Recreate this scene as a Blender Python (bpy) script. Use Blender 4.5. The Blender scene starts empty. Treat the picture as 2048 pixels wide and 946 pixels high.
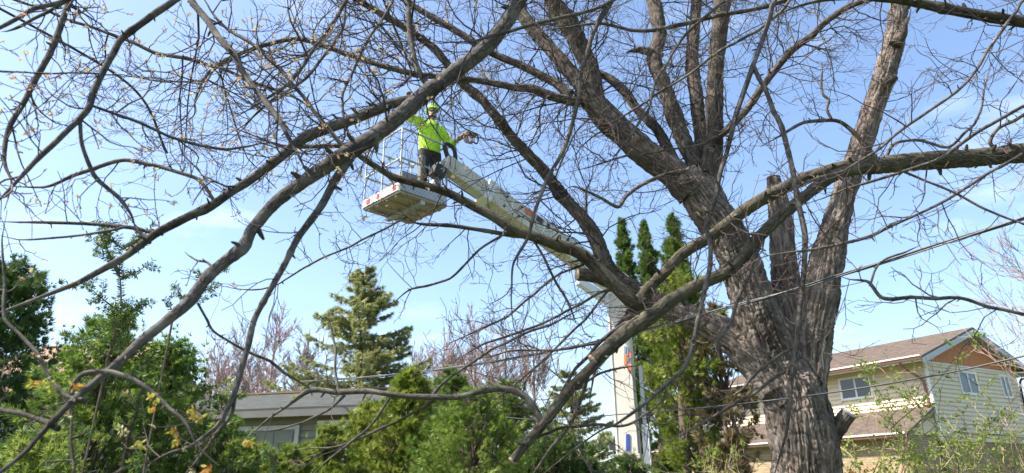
import bpy, math, random
import numpy as np
from mathutils import Vector, Matrix

R_ = math.radians
random.seed(7)
rng = np.random.default_rng(7)
scene = bpy.context.scene
COL = scene.collection

# ------------------------------------------------------------------ camera
FPX = 1350.0                      # focal length in pixels of the 2048 px wide photograph
PITCH, ROLL = R_(20.5), R_(-0.8)
EYE = np.array([0.0, 0.0, 1.6])
_cp, _sp = math.cos(PITCH), math.sin(PITCH)
_R0, FWD, _U0 = np.array([1., 0, 0]), np.array([0, _cp, _sp]), np.array([0, -_sp, _cp])
RGT = _R0*math.cos(ROLL) + _U0*math.sin(ROLL)
UPV = -_R0*math.sin(ROLL) + _U0*math.cos(ROLL)
cam_d = bpy.data.cameras.new('camera')
cam = bpy.data.objects.new('camera', cam_d)
COL.objects.link(cam)
cam.matrix_world = Matrix(((RGT[0], UPV[0], -FWD[0], EYE[0]), (RGT[1], UPV[1], -FWD[1], EYE[1]),
                           (RGT[2], UPV[2], -FWD[2], EYE[2]), (0, 0, 0, 1)))
cam_d.sensor_width = 36.0
cam_d.lens = FPX/2048*36.0
cam_d.clip_start, cam_d.clip_end = 0.05, 2000
cam_d.dof.use_dof = True
cam_d.dof.focus_distance = 6.5
cam_d.dof.aperture_fstop = 2.6
scene.camera = cam

# ------------------------------------------------------------------ sky, sun, exposure
SUN_AZ, SUN_EL = R_(-101), R_(53)          # azimuth from +Y towards +X
world = bpy.data.worlds.new('World')
scene.world = world
world.use_nodes = True
wn, wl = world.node_tree.nodes, world.node_tree.links
for n in list(wn): wn.remove(n)
w_out = wn.new('ShaderNodeOutputWorld'); w_bg = wn.new('ShaderNodeBackground')
sky = wn.new('ShaderNodeTexSky'); sky.sky_type = 'NISHITA'; sky.sun_disc = False
sky.sun_elevation = SUN_EL; sky.sun_rotation = SUN_AZ
sky.altitude = 200; sky.air_density = 1.0; sky.dust_density = 2.0; sky.ozone_density = 2.2
tc = wn.new('ShaderNodeTexCoord'); mp = wn.new('ShaderNodeMapping'); mp.inputs['Scale'].default_value = (1.6, 1.6, 5.0)
cn = wn.new('ShaderNodeTexNoise'); cn.inputs['Scale'].default_value = 2.2; cn.inputs['Detail'].default_value = 7; cn.inputs['Roughness'].default_value = .55
cr = wn.new('ShaderNodeValToRGB'); cr.color_ramp.elements[0].position = .60; cr.color_ramp.elements[1].position = .9
cr.color_ramp.elements[1].color = (.35, .35, .35, 1)
cm = wn.new('ShaderNodeMix'); cm.data_type = 'RGBA'; cm.inputs[7].default_value = (8.5, 8.8, 9.4, 1)
wl.new(tc.outputs['Generated'], mp.inputs['Vector']); wl.new(mp.outputs[0], cn.inputs['Vector'])
wl.new(cn.outputs[0], cr.inputs[0]); wl.new(cr.outputs[0], cm.inputs[0]); wl.new(sky.outputs[0], cm.inputs[6])
wl.new(cm.outputs[2], w_bg.inputs[0]); w_bg.inputs[1].default_value = 0.138
wl.new(w_bg.outputs[0], w_out.inputs[0])

sun_d = bpy.data.lights.new('sun', 'SUN'); sun_d.energy = 5.0; sun_d.angle = R_(0.5); sun_d.color = (1, .95, .87)
sun = bpy.data.objects.new('sun', sun_d); COL.objects.link(sun)
sdir = Vector((math.sin(SUN_AZ)*math.cos(SUN_EL), math.cos(SUN_AZ)*math.cos(SUN_EL), math.sin(SUN_EL)))
sun.rotation_euler = sdir.to_track_quat('Z', 'Y').to_euler(); sun.location = (-20, 5, 30)
vs = scene.view_settings
vs.view_transform = 'Standard'; vs.look = 'None'; vs.gamma = 1.0; vs.use_curve_mapping = False
vs.exposure = 1.28

# ------------------------------------------------------------------ helpers
def ray(px, py):
    d = FWD + RGT*((px-1024)/FPX) - UPV*((py-473)/FPX)
    return d
def PX(px, py, Y):
    d = ray(px, py); return EYE + d*(Y/d[1])
def PZ(px, py, z):
    d = ray(px, py); return EYE + d*((z-EYE[2])/d[2])
def depth(p):
    return float((np.asarray(p)-EYE) @ FWD)
def unit(v):
    v = np.asarray(v, float); return v/(np.linalg.norm(v)+1e-12)

class MB:
    """collects geometry for one mesh object"""
    def __init__(s): s.v = []; s.f = []; s.n = 0; s.a = []; s.t = []; s.mi = []
    def add(s, v, f, bark=None, tint=None, mi=0):
        v = np.asarray(v, float).reshape(-1, 3)
        f = np.asarray(f, int)
        s.v.append(v); s.f.append(f + s.n); s.n += len(v)
        s.a.append(np.zeros((len(v), 3)) if bark is None else bark)
        s.t.append(np.full(len(v), .5) if tint is None else np.broadcast_to(tint, (len(v),)))
        s.mi.append(np.full(len(f), mi))
        return s
    def box(s, c, size, rot=None, mi=0):
        c = np.asarray(c, float); h = np.asarray(size, float)/2
        v = np.array([[x, y, z] for x in (-1, 1) for y in (-1, 1) for z in (-1, 1)])*h
        if rot is not None: v = v @ np.asarray(rot).T
        f = [[0, 1, 3, 2], [4, 6, 7, 5], [0, 4, 5, 1], [2, 3, 7, 6], [0, 2, 6, 4], [1, 5, 7, 3]]
        return s.add(v+c, f, mi=mi)
    def hexa(s, b, t, mi=0):
        """prism between two loops of points b and t of equal length"""
        b = np.asarray(b, float); t = np.asarray(t, float); n = len(b)
        s.add(np.vstack([b, t]), [[i, (i+1) % n, n+(i+1) % n, n+i] for i in range(n)], mi=mi)
        if n == 4: s.add(b, [[3, 2, 1, 0]], mi=mi); s.add(t, [[0, 1, 2, 3]], mi=mi)
        else:
            for P, fl in ((b, 1), (t, 0)):
                c = P.mean(0); tri = [[n, (i+1) % n, i] if fl else [n, i, (i+1) % n] for i in range(n)]
                s.add(np.vstack([P, c]), tri, mi=mi)
        return s
    def tube(s, pts, rad, sides=8, cap=False, mi=0, tint=None, lump=0.0, s0=0.0):
        pts = np.asarray(pts, float); n = len(pts); rad = np.broadcast_to(np.asarray(rad, float), (n,))
        T = np.gradient(pts, axis=0); T /= (np.linalg.norm(T, axis=1)[:, None]+1e-12)
        a = np.array([0, 0, 1.]) if abs(T[0][2]) < .9 else np.array([1., 0, 0])
        N = np.empty((n, 3)); u = a - T[0]*(a@T[0]); N[0] = u/np.linalg.norm(u)
        for i in range(1, n):
            u = N[i-1] - T[i]*(N[i-1]@T[i]); N[i] = u/(np.linalg.norm(u)+1e-12)
        B = np.cross(T, N)
        th = np.arange(sides)*2*math.pi/sides
        c, sn = np.cos(th), np.sin(th)
        rr = rad[:, None]*np.ones(sides)
        if lump: rr = rr*(1+lump*rng.normal(0, 1, (n, 1))+lump*.5*rng.normal(0, 1, (n, sides)))
        V = pts[:, None, :] + rr[:, :, None]*(c[None, :, None]*N[:, None, :]+sn[None, :, None]*B[:, None, :])
        L = np.concatenate([[0], np.cumsum(np.linalg.norm(np.diff(pts, axis=0), axis=1))])+s0
        bark = np.stack([rad[:, None]*c[None], rad[:, None]*sn[None], np.repeat(L[:, None], sides, 1)], 2).reshape(-1, 3)
        i = np.arange(n-1)[:, None]*sides; j = np.arange(sides)[None]; k = (j+1) % sides
        F = np.stack([i+j, i+k, i+sides+k, i+sides+j], 2).reshape(-1, 4)
        s.add(V.reshape(-1, 3), F, bark=bark, mi=mi, tint=tint)
        if cap:
            for e, fl in ((0, 1), (n-1, 0)):
                P = V[e]; tri = [[sides, (q+1) % sides, q] if fl else [sides, q, (q+1) % sides] for q in range(sides)]
                s.add(np.vstack([P, pts[e]]), tri, mi=mi)
        return s
    def scatter(s, tv, tf, pos, mats, scl, tint, mi=0):
        """copies of a template: pos (n,3), mats (n,3,3) columns = axes, scl (n,), tint (n,)"""
        n, m = len(pos), len(tv)
        V = np.einsum('nij,mj->nmi', mats, tv)*np.asarray(scl)[:, None, None] + pos[:, None, :]
        F = (np.asarray(tf)[None] + (np.arange(n)*m)[:, None, None]).reshape(-1, np.asarray(tf).shape[1])
        return s.add(V.reshape(-1, 3), F, tint=np.repeat(tint, m), mi=mi)
    def mesh(s, name, mats, smooth=False):
        me = bpy.data.meshes.new(name)
        V = np.vstack(s.v).astype(np.float32)
        lt = np.concatenate([np.full(len(f), f.shape[1]) for f in s.f]).astype(np.int32)
        li = np.concatenate([f.ravel() for f in s.f]).astype(np.int32)
        ls = np.concatenate([[0], np.cumsum(lt)[:-1]]).astype(np.int32)
        me.vertices.add(len(V)); me.vertices.foreach_set('co', V.ravel())
        me.loops.add(len(li)); me.loops.foreach_set('vertex_index', li)
        me.polygons.add(len(lt)); me.polygons.foreach_set('loop_start', ls); me.polygons.foreach_set('loop_total', lt)
        me.polygons.foreach_set('material_index', np.concatenate(s.mi).astype(np.int32))
        me.polygons.foreach_set('use_smooth', np.full(len(lt), smooth))
        A = me.attributes.new('bark', 'FLOAT_VECTOR', 'POINT'); A.data.foreach_set('vector', np.vstack(s.a).astype(np.float32).ravel())
        A = me.attributes.new('tint', 'FLOAT', 'POINT'); A.data.foreach_set('value', np.concatenate(s.t).astype(np.float32))
        for m in (mats if isinstance(mats, (list, tuple)) else [mats]): me.materials.append(m)
        me.update(calc_edges=True); me.validate()
        return me
    def build(s, name, mats, parent=None, smooth=False, kind=None):
        o = bpy.data.objects.new(name, s.mesh(name, mats, smooth)); COL.objects.link(o)
        if parent is not None:
            o.parent = parent
            pm = Matrix.Translation(parent.location) if parent.type == 'EMPTY' else parent.matrix_world
            o.matrix_parent_inverse = pm.inverted()
        if kind: o['kind'] = kind
        return o

def batch_tubes(P, Rr, sides):
    """many tubes at once: P (k,m,3), Rr (k,m) -> verts, quads"""
    T_ = np.gradient(P, axis=1); T_ /= np.linalg.norm(T_, axis=2)[:, :, None]+1e-12; N_ = np.cross(T_, np.array([.31, .22, .92])); N_ /= np.linalg.norm(N_, axis=2)[:, :, None]+1e-9; B_ = np.cross(T_, N_)
    k, m = P.shape[:2]; th = np.arange(sides)*2*math.pi/sides
    V = P[:, :, None, :]+Rr[:, :, None, None]*(np.cos(th)[None, None, :, None]*N_[:, :, None, :]+np.sin(th)[None, None, :, None]*B_[:, :, None, :])
    i = (np.arange(k)*m*sides)[:, None, None]+(np.arange(m-1)*sides)[None, :, None]; j = np.arange(sides)[None, None]; j2 = (j+1) % sides
    return V.reshape(-1, 3), np.stack(np.broadcast_arrays(i+j, i+j2, i+sides+j2, i+sides+j), -1).reshape(-1, 4)
def tag(o, label=None, cat=None, group=None, kind=None):
    if label: o['label'] = label
    if cat: o['category'] = cat
    if group: o['group'] = group
    if kind: o['kind'] = kind
    return o
def thing(name, loc, label, cat, group=None):
    o = bpy.data.objects.new(name, None); COL.objects.link(o); o.location = tuple(float(q) for q in loc)
    o.empty_display_size = .2
    return tag(o, label, cat, group)

def smooth_path(P, step, tens=.5):
    """Catmull-Rom through control points (any dims), resampled to about `step` in the first three"""
    P = np.asarray(P, float); Q = np.vstack([2*P[0]-P[1], P, 2*P[-1]-P[-2]]); out = []
    for i in range(1, len(Q)-2):
        p0, p1, p2, p3 = Q[i-1:i+3]; L = np.linalg.norm((p2-p1)[:3]); k = max(1, int(round(L/step)))
        t = (np.arange(k)/k)[:, None]
        m1, m2 = tens*(p2-p0), tens*(p3-p1); out.append((2*t**3-3*t*t+1)*p1+(t**3-2*t*t+t)*m1+(-2*t**3+3*t*t)*p2+(t**3-t*t)*m2)
    out.append(P[-1:]); return np.vstack(out)

_perm = np.random.default_rng(3).permutation(256); _perm = np.concatenate([_perm, _perm])
_grad = np.random.default_rng(4).normal(0, 1, (256, 3)); _grad /= np.linalg.norm(_grad, axis=1)[:, None]
def noise3(p):
    p = np.asarray(p, float); i = np.floor(p).astype(int); f = p-i; u = f*f*f*(f*(f*6-15)+10); i &= 255
    def g(dx, dy, dz):
        h = _perm[_perm[_perm[(i[:, 0]+dx) & 255]+((i[:, 1]+dy) & 255)]+((i[:, 2]+dz) & 255)]
        return (_grad[h]*(f-np.array([dx, dy, dz]))).sum(1)
    l = lambda a, b, t: a+(b-a)*t
    x0 = l(l(g(0, 0, 0), g(1, 0, 0), u[:, 0]), l(g(0, 1, 0), g(1, 1, 0), u[:, 0]), u[:, 1])
    x1 = l(l(g(0, 0, 1), g(1, 0, 1), u[:, 0]), l(g(0, 1, 1), g(1, 1, 1), u[:, 0]), u[:, 1])
    return l(x0, x1, u[:, 2])*1.6

def rand_dirs(n):
    d = rng.normal(0, 1, (n, 3)); return d/np.linalg.norm(d, axis=1)[:, None]
def frames(zdir, spin=None):
    """(n,3,3) rotation matrices whose third column is zdir, with random spin"""
    z = zdir/np.linalg.norm(zdir, axis=1)[:, None]; n = len(z)
    a = rand_dirs(n) if spin is None else spin
    x = a - z*(a*z).sum(1)[:, None]; x /= np.linalg.norm(x, axis=1)[:, None]
    return np.stack([x, np.cross(z, x), z], 2)

# ------------------------------------------------------------------ materials
def new_mat(name):
    m = bpy.data.materials.new(name); m.use_nodes = True
    nt = m.node_tree; b = nt.nodes['Principled BSDF']
    return m, nt.nodes, nt.links, b
def ramp(nodes, cols, pos=None):
    r = nodes.new('ShaderNodeValToRGB'); e = r.color_ramp.elements
    pos = pos or [i/(len(cols)-1) for i in range(len(cols))]
    while len(e) < len(cols): e.new(.5)
    for i, c in enumerate(cols): e[i].position = pos[i]; e[i].color = (*c, 1)
    return r
def plain(name, col, rough=.7, var=.15, scale=6, bump=0.0, metal=0.0, stretch=None, detail=5):
    m, N, L, b = new_mat(name)
    t = N.new('ShaderNodeTexCoord'); n = N.new('ShaderNodeTexNoise'); n.inputs['Scale'].default_value = scale; n.inputs['Detail'].default_value = detail
    src = t.outputs['Object']
    if stretch:
        mpn = N.new('ShaderNodeMapping'); mpn.inputs['Scale'].default_value = stretch; L.new(src, mpn.inputs[0]); src = mpn.outputs[0]
    L.new(src, n.inputs['Vector'])
    r = ramp(N, [tuple(c*(1-var) for c in col), tuple(min(1, c*(1+var)) for c in col)], [.3, .7])
    L.new(n.outputs[0], r.inputs[0]); L.new(r.outputs[0], b.inputs['Base Color'])
    b.inputs['Roughness'].default_value = rough; b.inputs['Metallic'].default_value = metal
    if bump:
        bp = N.new('ShaderNodeBump'); bp.inputs['Strength'].default_value = bump; bp.inputs['Distance'].default_value = .01
        L.new(n.outputs[0], bp.inputs['Height']); L.new(bp.outputs[0], b.inputs['Normal'])
    return m
def bark_mat(name, dark, mid, light, freq, squash, dist, lichen=None):
    m, N, L, b = new_mat(name)
    at = N.new('ShaderNodeAttribute'); at.attribute_name = 'bark'
    mpn = N.new('ShaderNodeMapping'); mpn.inputs['Scale'].default_value = (freq, freq, freq*squash); L.new(at.outputs['Vector'], mpn.inputs[0])
    n = N.new('ShaderNodeTexNoise'); n.inputs['Scale'].default_value = 1; n.inputs['Detail'].default_value = 6; n.inputs['Roughness'].default_value = .62; n.inputs['Distortion'].default_value = .6
    L.new(mpn.outputs[0], n.inputs['Vector'])
    tcn = N.new('ShaderNodeTexCoord'); n2 = N.new('ShaderNodeTexNoise'); n2.inputs['Scale'].default_value = 9; n2.inputs['Detail'].default_value = 8; L.new(tcn.outputs['Object'], n2.inputs['Vector'])
    r = ramp(N, [dark, mid, light], [.32, .5, .72]); L.new(n.outputs[0], r.inputs[0])
    mx = N.new('ShaderNodeMix'); mx.data_type = 'RGBA'; mx.blend_type = 'MIX'
    r2 = ramp(N, [(0, 0, 0), (.75, .75, .75)], [.52, .68]); L.new(n2.outputs[0], r2.inputs[0]); L.new(r2.outputs[0], mx.inputs[0])
    L.new(r.outputs[0], mx.inputs[6]); mx.inputs[7].default_value = (*(lichen or light), 1)
    n3 = N.new('ShaderNodeTexNoise'); n3.inputs['Scale'].default_value = 1.9; n3.inputs['Detail'].default_value = 4; L.new(tcn.outputs['Object'], n3.inputs['Vector'])
    r3 = ramp(N, [(.48, .45, .43), (1, 1, 1), (1.0, .93, .87)], [.34, .5, .68]); L.new(n3.outputs[0], r3.inputs[0])
    m3 = N.new('ShaderNodeMix'); m3.data_type = 'RGBA'; m3.blend_type = 'MULTIPLY'; m3.inputs[0].default_value = 1; L.new(mx.outputs[2], m3.inputs[6]); L.new(r3.outputs[0], m3.inputs[7])
    L.new(m3.outputs[2], b.inputs['Base Color']); b.inputs['Roughness'].default_value = .93
    b.inputs['Specular IOR Level'].default_value = .25
    bp = N.new('ShaderNodeBump'); bp.inputs['Strength'].default_value = 1; bp.inputs['Distance'].default_value = dist
    L.new(n.outputs[0], bp.inputs['Height']); L.new(bp.outputs[0], b.inputs['Normal'])
    return m
def leaf_mat(name, c0, c1, c2, transl=.35, rough=.6):
    m, N, L, b = new_mat(name)
    at = N.new('ShaderNodeAttribute'); at.attribute_name = 'tint'
    r = ramp(N, [c0, c1, c2]); L.new(at.outputs['Fac'], r.inputs[0]); L.new(r.outputs[0], b.inputs['Base Color'])
    b.inputs['Roughness'].default_value = rough; b.inputs['Specular IOR Level'].default_value = .3
    tr = N.new('ShaderNodeBsdfTranslucent'); L.new(r.outputs[0], tr.inputs[0])
    ms = N.new('ShaderNodeMixShader'); ms.inputs[0].default_value = transl
    L.new(b.outputs[0], ms.inputs[1]); L.new(tr.outputs[0], ms.inputs[2]); L.new(ms.outputs[0], N['Material Output'].inputs[0])
    return m
def glass_mat(name, col=(.03, .04, .05)):
    m, N, L, b = new_mat(name); b.inputs['Base Color'].default_value = (*col, 1); b.inputs['Roughness'].default_value = .05
    b.inputs['Specular IOR Level'].default_value = .5
    return m

M = {}
M['trunk'] = bark_mat('trunk_bark', (.045, .036, .030), (.145, .117, .098), (.34, .29, .245), 30, .10, .022, (.235, .20, .168))
M['limb'] = bark_mat('limb_bark', (.026, .021, .018), (.075, .060, .049), (.22, .182, .15), 40, .22, .016, (.15, .127, .104))
M['branch'] = bark_mat('branch_bark', (.035, .029, .026), (.082, .070, .061), (.19, .168, .145), 90, .3, .006, (.19, .18, .15))
M['mossy'] = bark_mat('mossy_bark', (.025, .021, .016), (.07, .060, .042), (.155, .136, .098), 70, .3, .009, (.12, .11, .07))
M['twig'] = plain('twig_bark', (.06, .046, .041), .85, .35, 4)
M['red_twig'] = plain('red_twig_bark', (.10, .056, .047), .8, .4, 3)
M['wood'] = plain('cut_wood', (.27, .205, .14), .9, .3, 40, .3)
M['weathered_wood'] = plain('weathered_cut_wood', (.30, .26, .22), .9, .3, 40, .4)
M['bud'] = leaf_mat('bud', (.16, .05, .04), (.22, .09, .06), (.25, .16, .08), .2)
M['flower'] = leaf_mat('maple_flower', (.45, .24, .13), (.52, .42, .26), (.50, .50, .24), .45)

# ------------------------------------------------------------------ ground
def ground_z(x, y):
    t = np.clip((np.asarray(y, float)-6)/9, 0, 1); return 1.0*t*t*(3-2*t)
def build_ground():
    xs = np.concatenate([[-900, -300, -120], np.linspace(-60, 60, 61), [120, 300, 900]])
    ys = np.concatenate([[-900, -300, -100, -40], np.linspace(-20, 70, 91), [120, 300, 900]])
    X, Y = np.meshgrid(xs, ys); Z = ground_z(X, Y) + .05*noise3(np.stack([X.ravel()*.3, Y.ravel()*.3, 0*X.ravel()], 1)).reshape(X.shape)
    Z -= .05
    V = np.stack([X, Y, Z], 2).reshape(-1, 3); nx = len(xs)
    i = (np.arange(len(ys)-1)[:, None]*nx+np.arange(nx-1)[None]).ravel()
    m, N, L, b = new_mat('lawn')
    t = N.new('ShaderNodeTexCoord'); n = N.new('ShaderNodeTexNoise'); n.inputs['Scale'].default_value = 3; n.inputs['Detail'].default_value = 9; L.new(t.outputs['Object'], n.inputs['Vector'])
    r = ramp(N, [(.035, .05, .015), (.06, .09, .025), (.13, .12, .06)], [.3, .5, .75]); L.new(n.outputs[0], r.inputs[0]); L.new(r.outputs[0], b.inputs['Base Color']); b.inputs['Roughness'].default_value = 1
    o = MB().add(V, np.stack([i, i+1, i+nx+1, i+nx], 1)).build('ground', m, smooth=True)
    tag(o, 'spring lawn of the back gardens', kind='structure')
build_ground()

# ------------------------------------------------------------------ the trees close by: traced limbs with their own distance and thickness
# each entry: name, parent or None, (Y at start, Y at end), [(x, y, width) in photograph pixels]
BR = {}
class Branch: pass
def make_branch(name, parent, Y, pts, wob=1.0):
    P = np.array([(p[0], p[1]) for p in pts], float); W = np.array([p[2] for p in pts], float)
    y0, y1 = Y
    if parent is not None and y0 is None:
        q = BR[parent]; d = np.hypot(q.px[:, 0]-P[0, 0], q.px[:, 1]-P[0, 1]); y0 = q.pts[d.argmin()][1]
        y1 = y0+y1
    s = np.concatenate([[0], np.cumsum(np.hypot(*np.diff(P, axis=0).T))]); s /= s[-1]
    Ys = y0+(y1-y0)*s
    C = np.array([PX(P[i, 0], P[i, 1], Ys[i]) for i in range(len(P))])
    r = np.array([W[i]/2*depth(C[i])/FPX for i in range(len(P))])*(.97 if name[:2] in ('t0', 't_') else (.92 if name[0] in 'LCK' else (.92 if name in ('B1', 'B2', 'B2b') else .98 if name in ('B', 'B3', 'B10') else (.9 if name in ('A1', 'A2', 'A3') else .84))))
    step = max(.02, min(.09, float(np.median(r))*1.6))
    S = smooth_path(np.column_stack([C, r]), step, .40)
    b = Branch(); b.name = name; b.pts = S[:, :3]; b.r = np.maximum(S[:, 3], .0015)
    # angular growth: small offsets at nodes with straight runs between, a swelling at each node
    ss = np.concatenate([[0], np.cumsum(np.linalg.norm(np.diff(b.pts, axis=0), axis=1))]); md = float(np.median(b.r)); nd = [0.]
    while nd[-1] < ss[-1]: nd.append(nd[-1]+md*rng.uniform(7, 19)+.015)
    nd = np.array(nd); ofs = rng.normal(0, 1, (len(nd), 3))*(.42*wob*md+.0015); ofs[0] = 0
    b.pts = b.pts + np.stack([np.interp(ss, nd, ofs[:, k]) for k in range(3)], 1)
    sw_ = np.zeros(len(ss))
    for q in nd[1:]: sw_ = np.maximum(sw_, rng.uniform(.0, .22)*np.exp(-((ss-q)/(md*1.1))**2))
    b.r = b.r*(1+sw_*min(1, wob)); b.nodes = nd
    d = b.pts-EYE; z = d@FWD
    b.px = np.stack([1024+FPX*(d@RGT)/z, 473-FPX*(d@UPV)/z], 1)
    b.parent = parent; BR[name] = b; b.ext = None
    return b

# --- the big maple: stems blended into one trunk mesh
T = 7.5
TRUNK = [
 ('t0', None, (T, T), [(1622, 1330, 230), (1620, 1180, 175), (1617, 1040, 150), (1615, 946, 140), (1603, 860, 138), (1590, 800, 128), (1575, 760, 112)]),
 ('t_left', 't0', (T, T-.15), [(1590, 830, 108), (1560, 745, 104), (1532, 680, 98), (1505, 600, 92), (1475, 520, 86), (1448, 460, 82), (1420, 425, 82), (1392, 385, 78), (1362, 352, 70)]),
 ('t_mid', 't0', (T+.05, T+.15), [(1600, 800, 70), (1592, 710, 66), (1580, 610, 62), (1572, 530, 56), (1566, 450, 50), (1558, 390, 42), (1551, 352, 28)]),
 ('t_right', 't0', (T, T-.35), [(1612, 830, 80), (1622, 740, 76), (1630, 670, 74), (1642, 600, 76), (1656, 523, 70), (1674, 455, 56), (1694, 380, 48), (1723, 300, 46), (1746, 225, 44), (1768, 160, 46), (1785, 100, 44), (1795, 40, 38), (1802, -40, 34), (1812, -200, 30)]),
 ('t_lower', 't0', (T-.1, T+.6), [(1560, 790, 80), (1520, 725, 84), (1470, 680, 72), (1410, 645, 60), (1350, 618, 52), (1290, 596, 48), (1245, 575, 44)]),
 ('t_crown', 't_left', (T-.1, T-.1), [(1440, 470, 76), (1425, 420, 76), (1405, 375, 70), (1395, 335, 44)]),
]
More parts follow.
